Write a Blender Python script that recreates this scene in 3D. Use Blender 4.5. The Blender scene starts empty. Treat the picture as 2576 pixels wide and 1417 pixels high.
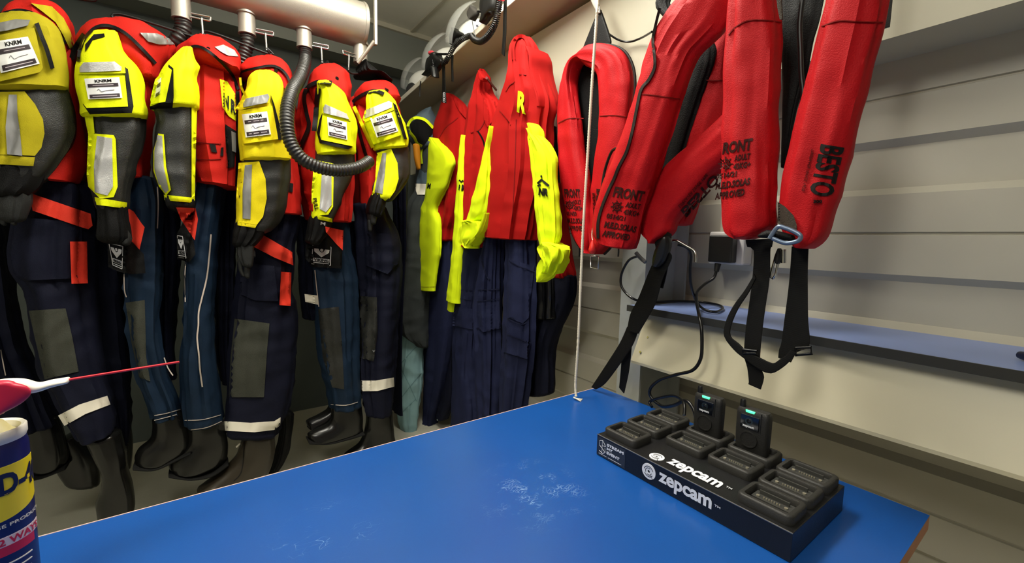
import bpy, math, random
from mathutils import Vector, Matrix, noise
from mathutils.bvhtree import BVHTree
from mathutils.geometry import delaunay_2d_cdt
S = bpy.context.scene
COL = S.collection
random.seed(4)
V = Vector
# ------------------------------------------------------------------ camera
H = 1.25                                   # eye height over the floor
FPX = 1062.3
YAW, PIT, ROLL = math.radians(35.983), math.radians(5.539), math.radians(1.2966)
FW = V((math.sin(YAW)*math.cos(PIT), math.cos(YAW)*math.cos(PIT), -math.sin(PIT)))
_r = V((math.cos(YAW), -math.sin(YAW), 0)); _u = _r.cross(FW)
RT = _r*math.cos(ROLL)+_u*math.sin(ROLL); UP = -_r*math.sin(ROLL)+_u*math.cos(ROLL)
CAM = V((0, 0, H))
cd = bpy.data.cameras.new('camera'); cam = bpy.data.objects.new('camera', cd); COL.objects.link(cam)
cd.sensor_width = 36; cd.lens = FPX/2576*36; cd.clip_start = .02
cam.matrix_world = Matrix((( RT.x, UP.x, -FW.x, 0), (RT.y, UP.y, -FW.y, 0), (RT.z, UP.z, -FW.z, H), (0, 0, 0, 1)))
S.camera = cam
# ------------------------------------------------------------------ world, lights, exposure
S.view_settings.view_transform = 'Standard'; S.view_settings.look = 'None'
S.view_settings.gamma = 1; S.view_settings.use_curve_mapping = False
S.view_settings.exposure = -0.22
w = bpy.data.worlds.new('world'); S.world = w; w.use_nodes = True
w.node_tree.nodes['Background'].inputs[0].default_value = (1, .97, .9, 1)
w.node_tree.nodes['Background'].inputs[1].default_value = .17
def area(name, loc, rot, sx, sy, power, col=(1, .965, .89)):
    l = bpy.data.lights.new(name, 'AREA'); l.shape = 'RECTANGLE'; l.size = sx; l.size_y = sy
    l.energy = power; l.color = col
    o = bpy.data.objects.new(name, l); COL.objects.link(o); o.location = loc; o.rotation_euler = rot
    return o
area('tube_or_fill_light', (.52, 1.22, 2.66), (0, 0, 0), .9, .25, 37)
area('added_ceiling_uplight', (.40, 1.35, 2.42), (math.pi, 0, 0), .9, .25, 36)  # added upward fill that brightens the ceiling, not a fixture of the room
area('tube_or_fill_light', (-1.0, .1, 2.62), (0, 0, 0), 1.3, .25, 26)  # added fill from above, mainly to light the floor
area('added_ceiling_uplight', (-1.0, .1, 2.42), (math.pi, 0, 0), 1.3, .25, 24)  # another added upward fill for the ceiling, no lamp of its own

# ------------------------------------------------------------------ pixel -> point on a plane of the room
def ray(x, y): return FW+RT*((x-1288)/FPX)-UP*((y-708.5)/FPX)
def onX(x, y, X): d = ray(x, y); return CAM+d*(X/d.x)
def onY(x, y, Y): d = ray(x, y); return CAM+d*(Y/d.y)
def onZ(x, y, Z): d = ray(x, y); return CAM+d*((Z-H)/d.z)
def on(pl, x, y, off=0):
    k, v = pl
    return {'X': onX, 'Y': onY, 'Z': onZ}[k](x, y, v+off)
def lin(c):
    f = lambda v: v/12.92 if v <= .04045 else ((v+.055)/1.055)**2.4
    return tuple(f(v/255) for v in c)+(1,)

# ------------------------------------------------------------------ materials
MATS = {}
def mat(name, c, rough=.7, metal=0, fine=0, wr=0, wrs=9, var=.0, emit=0, spec=.5, sheen=0, coat=0, alpha=1, trans=0):
    if name in MATS: return MATS[name]
    if rough >= .6 and spec == .5: spec = .18
    m = bpy.data.materials.new(name); m.use_nodes = True; nt = m.node_tree; N = nt.nodes; L = nt.links
    b = N['Principled BSDF']; c = lin(c)
    b.inputs['Base Color'].default_value = c; b.inputs['Roughness'].default_value = rough
    b.inputs['Metallic'].default_value = metal; b.inputs['Specular IOR Level'].default_value = spec
    if sheen: b.inputs['Sheen Weight'].default_value = sheen; b.inputs['Sheen Roughness'].default_value = .6
    if coat: b.inputs['Coat Weight'].default_value = coat; b.inputs['Coat Roughness'].default_value = .15
    if emit: b.inputs['Emission Color'].default_value = c; b.inputs['Emission Strength'].default_value = emit
    if alpha < 1: b.inputs['Alpha'].default_value = alpha
    if trans: b.inputs['Transmission Weight'].default_value = trans
    tc = N.new('ShaderNodeTexCoord')
    if var:
        n = N.new('ShaderNodeTexNoise'); n.inputs['Scale'].default_value = 7; n.inputs['Detail'].default_value = 6
        L.new(tc.outputs['Object'], n.inputs['Vector'])
        r = N.new('ShaderNodeMapRange'); r.inputs[1].default_value = .3; r.inputs[2].default_value = .7
        r.inputs[3].default_value = 1-var; r.inputs[4].default_value = 1+var*.6
        L.new(n.outputs['Fac'], r.inputs[0])
        mx = N.new('ShaderNodeVectorMath'); mx.operation = 'SCALE'; mx.inputs[0].default_value = c[:3]
        L.new(r.outputs[0], mx.inputs['Scale']); L.new(mx.outputs[0], b.inputs['Base Color'])
    prev = None
    if wr:
        n = N.new('ShaderNodeTexNoise'); n.inputs['Scale'].default_value = wrs; n.inputs['Detail'].default_value = 3
        n.inputs['Distortion'].default_value = .35; n.noise_type = 'RIDGED_MULTIFRACTAL'; n.inputs['Detail'].default_value = 1.5
        mp = N.new('ShaderNodeMapping'); mp.inputs['Scale'].default_value = (1, 1, .45)
        L.new(tc.outputs['Object'], mp.inputs[0]); L.new(mp.outputs[0], n.inputs['Vector'])
        bp = N.new('ShaderNodeBump'); bp.inputs['Strength'].default_value = wr*.55; bp.inputs['Distance'].default_value = .012
        L.new(n.outputs['Fac'], bp.inputs['Height']); prev = bp
    if fine:
        n = N.new('ShaderNodeTexNoise'); n.inputs['Scale'].default_value = 420; n.inputs['Detail'].default_value = 1
        L.new(tc.outputs['Object'], n.inputs['Vector'])
        bp = N.new('ShaderNodeBump'); bp.inputs['Strength'].default_value = fine; bp.inputs['Distance'].default_value = .002
        L.new(n.outputs['Fac'], bp.inputs['Height'])
        if prev: L.new(prev.outputs[0], bp.inputs['Normal'])
        prev = bp
    if prev: L.new(prev.outputs[0], b.inputs['Normal'])
    MATS[name] = m; return m
RED = mat('red cordura', (186, 28, 18), .75, fine=.3, wr=.5, var=.06)
RED2 = mat('red cotton', (168, 16, 13), .85, fine=.2, wr=.45, wrs=7, var=.05)
VRED = mat('red vest cover', (184, 16, 24), .6, fine=.35, wr=.35, wrs=6, var=.05)
ORG = mat('orange red flap', (228, 60, 42), .7, fine=.3)
YEL = mat('fluorescent yellow fabric', (230, 238, 12), .7, fine=.3, wr=.45, var=.03)
YEL2 = mat('fluorescent yellow cotton', (228, 250, 22), .85, fine=.2, wr=.35, wrs=7)
OYEL = mat('faded yellow fabric', (236, 216, 22), .75, fine=.3, wr=.5, var=.12)
DYEL = mat('worn dirty dimmed yellow fabric', (172, 160, 24), .8, fine=.3, wr=.5, var=.25)  # yellow lowered beyond its dirt so the left suit looks dimly lit
GRY = mat('dark grey coated fabric', (33, 34, 31), .5, fine=.5, wr=.5, var=.12)
BLK = mat('black nylon', (11, 11, 11), .6, fine=.4, wr=.3)
BLKP = mat('black plastic', (15, 15, 15), .4)
NAVY = mat('navy fabric', (14, 17, 35), .75, fine=.3, wr=.6, wrs=8, var=.15)
NAVY2 = mat('navy cotton twill', (30, 35, 64), .8, fine=.25, wr=.6, wrs=8, var=.1)
TEAL = mat('dark petrol fabric', (20, 38, 58), .65, fine=.2, wr=.6, wrs=8, var=.12)
OLIV = mat('worn grey knee fabric', (62, 64, 56), .75, fine=.6, wr=.5, wrs=14, var=.2)
RUB = mat('black rubber', (16, 16, 15), .25, wr=.15, wrs=14)
REFL = mat('silver reflective tape', (190, 190, 188), .38, metal=.35, fine=.3, wr=.3, wrs=40)
REFD = mat('worn grey reflective tape', (140, 140, 138), .5, metal=.3, wr=.3, wrs=60, var=.2)
WHT = mat('white tape', (238, 232, 215), .6, var=.04)
WHP = mat('white card', (240, 240, 236), .35)
INK = mat('dark print', (46, 34, 40), .5)
BINK = mat('black print', (20, 18, 16), .6)
PIP = mat('pale piping', (214, 200, 188), .7)
CRM = mat('cream painted steel', (190, 185, 164), .45, var=.03)
ALU = mat('brushed aluminium', (178, 172, 160), .48, metal=.6, var=.06, fine=.1)
STL = mat('bright steel', (200, 200, 198), .22, metal=1)
WHITE = mat('white enamel', (232, 230, 222), .35)

# ------------------------------------------------------------------ object helpers
GEO = {}
def tag(o, label=None, cat=None, group=None, kind=None):
    for k, v in (('label', label), ('category', cat), ('group', group), ('kind', kind)):
        if v: o[k] = v
    return o
def thing(name, loc, label, cat, group=None):
    o = bpy.data.objects.new(name, None); COL.objects.link(o); o.location = loc; o.empty_display_size = .05
    o['world_origin'] = list(loc)
    return tag(o, label, cat, group)
def origin(o):
    while o is not None and 'world_origin' not in o: o = o.parent
    return V(o['world_origin']) if o is not None else V((0, 0, 0))
def obj(name, vs, fs, m, parent=None, smooth=True, mi=None):
    vs = [V(v) for v in vs]
    if parent is not None: org = origin(parent)
    else:
        org = V((sum(v.x for v in vs)/len(vs), sum(v.y for v in vs)/len(vs), min(v.z for v in vs)))
    me = bpy.data.meshes.new(name); me.from_pydata([v-org for v in vs], [], fs)
    for x in (m if isinstance(m, (list, tuple)) else [m]): me.materials.append(x)
    if mi: me.polygons.foreach_set('material_index', mi)
    me.validate()
    me.polygons.foreach_set('use_smooth', [smooth]*len(me.polygons)); me.update()
    if smooth: me.set_sharp_from_angle(angle=math.radians(50))
    o = bpy.data.objects.new(name, me); COL.objects.link(o)
    if parent is not None: o.parent = parent
    else: o.location = org; o['world_origin'] = list(org)
    GEO[o.name] = [vs, fs, None]
    return o
def bvh(o):
    g = GEO[o.name]
    if g[2] is None: g[2] = BVHTree.FromPolygons(g[0], g[1])
    return g[2]
def join(*parts):
    vs, fs = [], []
    for a, b in parts:
        n = len(vs); vs += list(a); fs += [[i+n for i in f] for f in b]
    return vs, fs
def box(x0, y0, z0, x1, y1, z1):
    v = [(x, y, z) for z in (z0, z1) for x, y in ((x0, y0), (x1, y0), (x1, y1), (x0, y1))]
    return v, [[0, 3, 2, 1], [4, 5, 6, 7], [0, 1, 5, 4], [1, 2, 6, 5], [2, 3, 7, 6], [3, 0, 4, 7]]
def bevel(o, wd=.003, seg=2):
    b = o.modifiers.new('bevel', 'BEVEL'); b.width = wd; b.segments = seg; b.limit_method = 'ANGLE'; return o
def bar(a, b, r, n=10): return tube_g([a, b], r, n)
def tube_g(pts, r, n=10, cap=True, rib=0, ribl=.012):
    pts = [V(p) for p in pts]; vs, fs = [], []
    t0 = (pts[1]-pts[0]).normalized(); ax = V((0, 0, 1)) if abs(t0.z) < .9 else V((1, 0, 0))
    nrm = (ax-t0*ax.dot(t0)).normalized(); s = 0
    for i, p in enumerate(pts):
        t = (pts[min(i+1, len(pts)-1)]-pts[max(i-1, 0)]).normalized()
        nrm = (nrm-t*nrm.dot(t)).normalized(); bi = t.cross(nrm)
        if i: s += (p-pts[i-1]).length
        rr = (r[i] if isinstance(r, (list, tuple)) else r)
        if rib: rr = rr*(1+rib*math.sin(s/ribl*2*math.pi))
        for k in range(n):
            a = 2*math.pi*k/n; vs.append(p+nrm*(rr*math.cos(a))+bi*(rr*math.sin(a)))
    for i in range(len(pts)-1):
        for k in range(n):
            a, b = i*n+k, i*n+(k+1) % n; fs.append([a, b, b+n, a+n])
    if cap:
        fs.append(list(range(n))[::-1]); fs.append([len(vs)-n+k for k in range(n)])
    return vs, fs
def cr(P, step=.01, mx=40):
    """smooth curve through points (tuples of floats of any length)"""
    out = []; n = len(P)
    for i in range(n-1):
        p0, p1, p2, p3 = P[max(i-1, 0)], P[i], P[i+1], P[min(i+2, n-1)]
        d = math.dist(p1[:3], p2[:3]) if len(p1) < 7 else max(math.dist(p1[:3], p2[:3]), math.dist(p1[3:6], p2[3:6]))
        m = max(1, min(mx, int(math.ceil(d/step))))
        for k in range(m):
            t = k/m; t2 = t*t; t3 = t2*t
            out.append(tuple(.5*((2*b)+(-a+c)*t+(2*a-5*b+4*c-d_)*t2+(-a+3*b-3*c+d_)*t3) for a, b, c, d_ in zip(p0, p1, p2, p3)))
    out.append(tuple(P[-1])); return out
def tube(name, pts, r, m, parent=None, n=10, step=.01, mx=40, **k):
    c = cr([tuple(p) for p in pts], step, mx)
    return obj(name, *tube_g(c, r, n, **k), m, parent)
def spow(v, e): return math.copysign(abs(v)**e, v)
def loft_g(rows, pl, depth, n=40, e=.85, fold=.006, kf=2.6, kv=1.6, crease=.002, cap=.6, step=.012, seed=0, dome=False):
    """a cloth body through rows (left pixel, right pixel[, depth, plane shift]) lying about a plane of the room"""
    dv = V((1, 0, 0)) if pl[0] == 'X' else V((0, 1, 0)) if pl[0] == 'Y' else V((0, 0, 1))
    P = []
    for ri, r in enumerate(rows):
        d = r[4] if len(r) > 4 and r[4] is not None else depth
        if dome and ri < 3: d *= (.22, .55, .85)[ri]
        of = r[5] if len(r) > 5 else 0
        a = on(pl, r[0], r[1], of); b = on(pl, r[2], r[3], of); P.append((*a, *b, d))
    Q = cr(P, step); rings = []
    for q in Q:
        a, b = V(q[:3]), V(q[3:6]); c, A = (a+b)/2, (b-a)/2; W = A.length
        if W > 1e-5:                         # a thick body seen at a slant looks wider than it is
            vd = c-CAM; k_ = vd.dot(dv); tA = ((vd-dv*k_)/k_).dot(A/W) if abs(k_) > 1e-4 else 0
            A = A*(math.sqrt(max(.16*W*W, W*W-(q[6]*tA)**2))/W)
        rings.append((c, A, q[6]))
    if not isinstance(cap, (list, tuple)): cap = (cap, cap)
    if cap[0] or cap[1]:
        def ends(c0, c1, A, d, cap):
            t = (c0-c1); t = t.normalized() if t.length > 1e-6 else V((0, 0, 1))
            rr = min(A.length, d)*cap; return [(c0+t*rr*math.sin(h), A*max(.03, math.cos(h)), d*max(.03, math.cos(h))) for h in (.45, .9, 1.25, 1.5)]
        rings = ends(rings[0][0], rings[1][0], rings[0][1], rings[0][2], cap[0])[::-1]+rings+ends(rings[-1][0], rings[-2][0], rings[-1][1], rings[-1][2], cap[1])
    vs, fs = [], []; s = 0; so = seed*7.31
    for i, (c, A, d) in enumerate(rings):
        if i: s += (c-rings[i-1][0]).length
        w_ = min(1, A.length/.03)
        for k in range(n):
            th = 2*math.pi*k/n; cc, ss = math.cos(th), math.sin(th)
            p = c+A*spow(cc, e)+dv*(d*spow(ss, e)); o_ = p-c
            if o_.length > 1e-6:
                o_ = o_.normalized()
                n1 = noise.noise(V((cc*kf+so, ss*kf, s*kv+so))); n2 = noise.noise(V((cc*kf*2.3, ss*kf*2.3+so, s*kv*1.7)))
                f = fold*w_*(n1*1.2+.7*n2+.45*(.35-abs(n2)*1.9))
                n3 = noise.noise(V((p.x*9+so, p.y*9, p.z*12+so))); f += crease*w_*(.45-abs(n3)*2.4)*.9
                p = p+o_*f
            vs.append(p)
    m = len(rings)
    for i in range(m-1):
        for k in range(n):
            a, b = i*n+k, i*n+(k+1) % n; fs.append([a, b, b+n, a+n])
    fs.append(list(range(n))[::-1]); fs.append([(m-1)*n+k for k in range(n)])
    return vs, fs
def loft(name, rows, pl, depth, m, parent=None, **k): return obj(name, *loft_g(rows, pl, depth, **k), m, parent)
def cast(x, y, trees, maxd=6):
    d = ray(x, y).normalized(); best = None
    for t in trees:
        h = t.ray_cast(CAM, d, maxd)
        if h[0] is not None and (best is None or h[3] < best): best = h[3]
    return d, best
def dropon(name, P2, tris, targets, m, parent, off, thick):
    """lays a flat outline on the surface of the targets and gives it a thickness"""
    trees = [bvh(t) for t in targets]; D = [cast(x, y, trees) for x, y in P2]
    hits = [(i, D[i][1]) for i in range(len(D)) if D[i][1]]
    if not hits: print('PATCH MISS', name, P2[0]); return None
    med = sorted(h for _, h in hits)[len(hits)//2]
    T = []
    for i, (d, t) in enumerate(D):
        if t is None or abs(t-med) > .12:
            t = min(((P2[j][0]-P2[i][0])**2+(P2[j][1]-P2[i][1])**2, tj) for j, tj in hits if abs(tj-med) <= .12)[1] if any(abs(tj-med) <= .12 for _, tj in hits) else med
        T.append(t)
    front = [CAM+D[i][0]*(T[i]-off) for i in range(len(P2))]
    back = [CAM+D[i][0]*(T[i]-off+thick) for i in range(len(P2))]
    n = len(P2); cnt = {}; used = set()
    for f in tris:
        for a, b in zip(f, list(f[1:])+[f[0]]): cnt[(a, b)] = 1
        used |= set(f)
    fs = [list(f)[::-1] for f in tris]+[[i+n for i in f] for f in tris]
    for (a, b) in cnt:
        if (b, a) not in cnt: fs.append([a, b, b+n, a+n])
    ids = sorted(used); rm = {}
    for i in ids: rm[i] = len(rm)
    for i in ids: rm[i+n] = len(rm)
    vs = [front[i] for i in ids]+[back[i] for i in ids]
    return obj(name, vs, [[rm[i] for i in f] for f in fs], m, parent)
def tri_poly(poly, g):
    pts = []
    for (x0, y0), (x1, y1) in zip(poly, poly[1:]+poly[:1]):
        k = max(1, int(math.hypot(x1-x0, y1-y0)/g))
        pts += [(x0+(x1-x0)*i/k, y0+(y1-y0)*i/k) for i in range(k)]
    nb = len(pts)
    def inside(x, y):
        c = False
        for (ax, ay), (bx, by) in zip(poly, poly[1:]+poly[:1]):
            if (ay > y) != (by > y) and x < (bx-ax)*(y-ay)/(by-ay)+ax: c = not c
        return c
    X0, X1 = min(p[0] for p in poly), max(p[0] for p in poly); Y0, Y1 = min(p[1] for p in poly), max(p[1] for p in poly)
    y = Y0+g*.5; r = 0
    while y < Y1:
        x = X0+g*(.5 if r % 2 else .8)
        while x < X1:
            if inside(x, y) and min((x-a)**2+(y-b)**2 for a, b in pts[:nb]) > (g*.4)**2: pts.append((x, y))
            x += g
        y += g; r += 1
    o = delaunay_2d_cdt([V(p) for p in pts], [], [list(range(nb))], 1, .001)
    return [tuple(v) for v in o[0]], [list(f) for f in o[2]]
def patch(name, targets, poly, m, parent, off=.003, thick=.004, g=None, curve=True):
    if not isinstance(targets, (list, tuple)): targets = [targets]
    L_ = sum(math.dist(a, b) for a, b in zip(poly, poly[1:]+poly[:1]))
    g = g or max(3, min(8, L_/60)); P2, T = tri_poly([tuple(map(float, p)) for p in poly], g)
    return dropon(name, P2, T, targets, m, parent, off, thick)
def strip(name, targets, pts, wd, m, parent, off=.003, thick=.003, sm=True):
    """narrow band along pixel points"""
    c = cr([(x, y, 0) for x, y in pts], 8) if sm else [(x, y, 0) for x, y in pts]
    A, B = [], []
    for i, p in enumerate(c):
        q0, q1 = c[max(i-1, 0)], c[min(i+1, len(c)-1)]; dx, dy = q1[0]-q0[0], q1[1]-q0[1]; l = math.hypot(dx, dy) or 1
        A.append((p[0]-dy/l*wd/2, p[1]+dx/l*wd/2)); B.append((p[0]+dy/l*wd/2, p[1]-dx/l*wd/2))
    n = len(A); P2 = A+B; T = []
    for i in range(n-1): T.append([i, i+1, n+i+1, n+i])
    T = [t[::-1] for t in T]
    if not isinstance(targets, (list, tuple)): targets = [targets]
    return dropon(name, P2, T, targets, m, parent, off, thick)
def text2d(s, bold=0., shear=0.):
    c = bpy.data.curves.new('lettering', 'FONT'); c.body = s; c.size = 1; c.offset = bold; c.shear = shear; c.resolution_u = 3
    c.fill_mode = 'FRONT'
    o = bpy.data.objects.new('lettering', c); COL.objects.link(o)
    dg = bpy.context.evaluated_depsgraph_get(); dg.update(); ev = o.evaluated_get(dg); me = ev.to_mesh()
    vs = [(v.co.x, v.co.y) for v in me.vertices]; fs = [list(p.vertices) for p in me.polygons]
    ev.to_mesh_clear(); bpy.data.objects.remove(o); bpy.data.curves.remove(c)
    x0, x1 = min(v[0] for v in vs), max(v[0] for v in vs); y0, y1 = min(v[1] for v in vs), max(v[1] for v in vs)
    return [((x-x0)/(x1-x0), (y-y0)/(y1-y0)) for x, y in vs], fs
def subdiv(P2, T, g):
    for _ in range(3):
        if max(math.dist(P2[a], P2[b]) for t in T for a, b in zip(t, t[1:]+t[:1])) < g: break
        P2 = list(P2); mid = {}; N_ = []
        def m_(a, b):
            k = (min(a, b), max(a, b))
            if k not in mid: mid[k] = len(P2); P2.append(((P2[a][0]+P2[b][0])/2, (P2[a][1]+P2[b][1])/2))
            return mid[k]
        for t in T:
            if len(t) != 3: N_.append(t); continue
            a, b, c = t; ab, bc, ca = m_(a, b), m_(b, c), m_(c, a); N_ += [[a, ab, ca], [ab, b, bc], [ca, bc, c], [ab, bc, ca]]
        T = N_
    return P2, T
def ptext(name, s, targets, bl, br, tl, m, parent, off=.004, thick=.002, bold=.02):
    """writing laid on a surface; the box is given by its bottom-left, bottom-right and top-left"""
    vs, fs = text2d(s, bold)
    P2 = [(bl[0]+u*(br[0]-bl[0])+v*(tl[0]-bl[0]), bl[1]+u*(br[1]-bl[1])+v*(tl[1]-bl[1])) for u, v in vs]
    P2, fs = subdiv(P2, fs, 9)
    if not isinstance(targets, (list, tuple)): targets = [targets]
    return dropon(name, P2, fs, targets, m, parent, off, thick)
def ftext(name, s, o, u, v, m, parent, thick=.0006, bold=.02, shear=0.):
    """writing on a flat face: o = bottom-left corner, u = full width vector, v = full height vector"""
    vs, fs = text2d(s, bold, shear); o, u, v = V(o), V(u), V(v); n = u.cross(v).normalized()*thick
    a = [o+u*x+v*y+n for x, y in vs]; b = [o+u*x+v*y-n for x, y in vs]; N = len(a)
    return obj(name, a+b, fs+[[i+N for i in f][::-1] for f in fs], m, parent, smooth=False)
# ================================================================== the room
XW, YB, ZC = 1.43, 3.25, 2.75
def struct(name, vf, m, smooth=False, parent=None):
    o = obj(name, vf[0], vf[1], m, parent, smooth)
    if parent is None: o['kind'] = 'structure'
    return o
FLOOR = mat('speckled grey floor', (186, 184, 166), .5, fine=.3, var=.10)
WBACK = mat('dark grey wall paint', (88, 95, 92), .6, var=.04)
CEIL = mat('grey ceiling sheet', (228, 227, 212), .6, var=.03)
WRGT = mat('cream cladding', (190, 186, 170), .42, var=.03)
struct('floor', box(-3.2, -1.6, -.05, XW+.1, YB+.1, 0), FLOOR)
struct('ceiling', box(-3.2, -1.6, ZC, XW+.1, YB+.1, ZC+.05), CEIL)
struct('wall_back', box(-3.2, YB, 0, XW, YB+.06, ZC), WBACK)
struct('wall_left', box(-3.26, -1.6, 0, -3.2, YB, ZC), WRGT)
struct('trim_1', box(-3.2, YB-.16, 2.47, XW, YB, ZC-.03), mat('beam grey with lit tone', (124, 128, 120), .55))  # beam tone lighter than the wall, standing in for its lit face
struct('trim_2', box(1.262, -1.6, ZC-.012, 1.282, YB, ZC), CRM)
struct('trim_3', box(-3.2, YB-.185, ZC-.03, XW, YB, ZC), CRM)
# right wall: horizontally ribbed cladding
pr = []
zs = 1.29-.345*4
while zs < ZC:
    for dz, dx in ((-.004, 0), (-.002, .006), (.002, .006), (.004, 0), (.100, 0), (.118, .022), (.222, .022), (.240, 0)):
        pr.append((zs+dz, XW+dx))
    zs += .345
pr = [(max(0, min(ZC, z)), x) for z, x in pr if -.01 < z < ZC+.01]
pr = [(0, pr[0][1])]+pr+[(ZC, pr[-1][1])]
vs = [(x, y, z) for y in (-1.6, YB) for z, x in pr]; n = len(pr)
back = [(XW+.08, y, z) for y in (-1.6, YB) for z in (0, ZC)]
fs = [[i, i+1, n+i+1, n+i] for i in range(n-1)]
b = len(vs); vs += back; fs += [[b, b+1, b+3, b+2], [b, b+2, n, 0], [b+1, n-1, 2*n-1, b+3]]
struct('wall_right', (vs, fs), WRGT)
# boxed upper panel on the right wall
struct('trim_4', box(1.27, -1.6, 1.724, XW+.02, YB-.17, 2.20), CRM)
# galvanised steel post
GALV = mat('galvanised steel', (176, 180, 178), .45, metal=.35, var=.14, wr=.1)
DST = mat('dark steel paint', (70, 74, 76), .5)
post = join(box(1.165, .862, 0, 1.174, .958, 1.72), box(1.174, .905, 0, 1.395, .913, 1.72), box(1.395, .862, 0, 1.404, .958, 1.72))
p = struct('trim_5', (post[0], post[1]), GALV)
# helmet shelf high on the right wall
zf = lambda y: H+.996-.0774*(y-1.51)
zb = lambda y: H+.962-.0774*(y-1.51)
y0, y1 = .3, YB-.2
sh = thing('helmet_shelf', (1.2, 1.5, H+.99), 'long cream steel shelf high on the right wall, holding the white helmets', 'shelf')
def prism(x0, x1, lo, hi):
    v = []
    for y in (y0, y1): v += [(x0, y, zf(y)+lo), (x1, y, (zb(y) if x1 > 1.2 else zf(y))+lo), (x1, y, (zb(y) if x1 > 1.2 else zf(y))+hi), (x0, y, zf(y)+hi)]
    return v, [[0, 1, 2, 3], [7, 6, 5, 4], [0, 4, 5, 1], [1, 5, 6, 2], [2, 6, 7, 3], [3, 7, 4, 0]]
obj('shelf_board', *prism(1.082, 1.43, 0, .012), mat('shelf steel', (196, 184, 158), .5, metal=.1), sh, False)
bevel(obj('front_lip', *prism(1.078, 1.083, -.004, .024), mat('shelf lip', (228, 222, 204), .4), sh, False), .001)

# narrow blue shelf
bs = thing('narrow_blue_shelf', (1.28, 0, 1.03), 'narrow blue laminate shelf with black edge running along the right wall', 'shelf')
BLU2 = mat('light blue laminate', (138, 160, 218), .35, var=.05)
obj('shelf_board', *join(box(1.135, -1.5, 1.027, XW, .855, 1.045), box(1.135, .855, 1.027, 1.160, .90, 1.0449)), BLU2, bs, False)
obj('edge_strip', *box(1.130, -1.5, 1.025, 1.135, .902, 1.0455), mat('black edging', (48, 48, 44), .5), bs, False)
# cream cable trunking below it
tk = thing('cable_trunking', (1.2, 0, .87), 'cream sheet metal trunking cover below the narrow blue shelf', 'panel')
v = []
for y in (-1.5, .851):
    v += [(1.172, y, 1.024), (1.100, y, .874), (1.100, y, .866), (1.30, y, .866), (1.30, y, .870), (1.106, y, .872), (1.177, y, 1.024)]
n = 7; f = [[i, (i+1) % n, n+(i+1) % n, n+i] for i in range(n)]+[list(range(n)), list(range(n, 2*n))[::-1]]
tb = obj('cover', v, f, mat('cream trunking', (200, 193, 166), .4, var=.03), tk, False)
for x, y in ((1630, 849), (1611, 886)):
    c = onX(x, y, 1.13); c = onX(x, y, 1.172-(1.024-c.z)/.15*.072)
    obj('rivet', *tube_g([c, c+V((-.002, 0, .001))], .0035, 10), STL, tk)

# ================================================================== blue table
tb = thing('workbench', (.2, .55, 0), 'large bright blue workbench with plywood edge under the charging dock', 'table')
TX0, TX1, TY0, TY1 = -.8, 1.090, .140, .971
BLUE = mat('blue laminate', (20, 78, 154), .3, var=.05, fine=.03)
nt = BLUE.node_tree; N = nt.nodes; L = nt.links; bs_ = N['Principled BSDF']
tc = N.new('ShaderNodeTexCoord')
def scratch(cx, cy, rad, sc, rot, th):
    mp = N.new('ShaderNodeMapping'); mp.inputs['Location'].default_value = (-cx, -cy, -.75); L.new(tc.outputs['Object'], mp.inputs[0])
    ln = N.new('ShaderNodeVectorMath'); ln.operation = 'LENGTH'; L.new(mp.outputs[0], ln.inputs[0])
    mr = N.new('ShaderNodeMapRange'); mr.inputs[1].default_value = rad; mr.inputs[2].default_value = rad*.3; L.new(ln.outputs['Value'], mr.inputs[0])
    vo = N.new('ShaderNodeTexVoronoi'); vo.feature = 'DISTANCE_TO_EDGE'; vo.inputs['Scale'].default_value = sc
    nz = N.new('ShaderNodeTexNoise'); nz.inputs['Scale'].default_value = 40; L.new(tc.outputs['Object'], nz.inputs['Vector'])
    m2 = N.new('ShaderNodeMapping'); m2.inputs['Rotation'].default_value = (0, 0, rot); m2.inputs['Scale'].default_value = (1, 3.2, 1)
    ad = N.new('ShaderNodeVectorMath'); ad.operation = 'MULTIPLY_ADD'; ad.inputs[1].default_value = (.03, .03, .03)
    L.new(nz.outputs['Color'], ad.inputs[0]); L.new(tc.outputs['Object'], ad.inputs[2]); L.new(ad.outputs[0], m2.inputs[0]); L.new(m2.outputs[0], vo.inputs['Vector'])
    lt = N.new('ShaderNodeMath'); lt.operation = 'LESS_THAN'; lt.inputs[1].default_value = th; L.new(vo.outputs['Distance'], lt.inputs[0])
    n2 = N.new('ShaderNodeTexNoise'); n2.inputs['Scale'].default_value = 26; L.new(tc.outputs['Object'], n2.inputs['Vector'])
    gt = N.new('ShaderNodeMapRange'); gt.inputs[1].default_value = .5; gt.inputs[2].default_value = .62; L.new(n2.outputs['Fac'], gt.inputs[0])
    a = N.new('ShaderNodeMath'); a.operation = 'MULTIPLY'; L.new(mr.outputs[0], a.inputs[0]); L.new(lt.outputs[0], a.inputs[1])
    c = N.new('ShaderNodeMath'); c.operation = 'MULTIPLY'; L.new(a.outputs[0], c.inputs[0]); L.new(gt.outputs[0], c.inputs[1]); return c.outputs[0]
def rel(x, y): q = onZ(x, y, .75); return q.x-.2, q.y-.55
s1 = scratch(*rel(1345, 1235), .13, 60, .5, .05); s2 = scratch(*rel(1230, 1040), .05, 70, 1.2, .06); s3 = scratch(*rel(820, 1335), .10, 30, .9, .010)
ad1 = N.new('ShaderNodeMath'); ad1.operation = 'ADD'; L.new(s1, ad1.inputs[0]); L.new(s2, ad1.inputs[1])
ad2 = N.new('ShaderNodeMath'); ad2.operation = 'ADD'; ad2.use_clamp = True; L.new(ad1.outputs[0], ad2.inputs[0]); L.new(s3, ad2.inputs[1])
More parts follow.
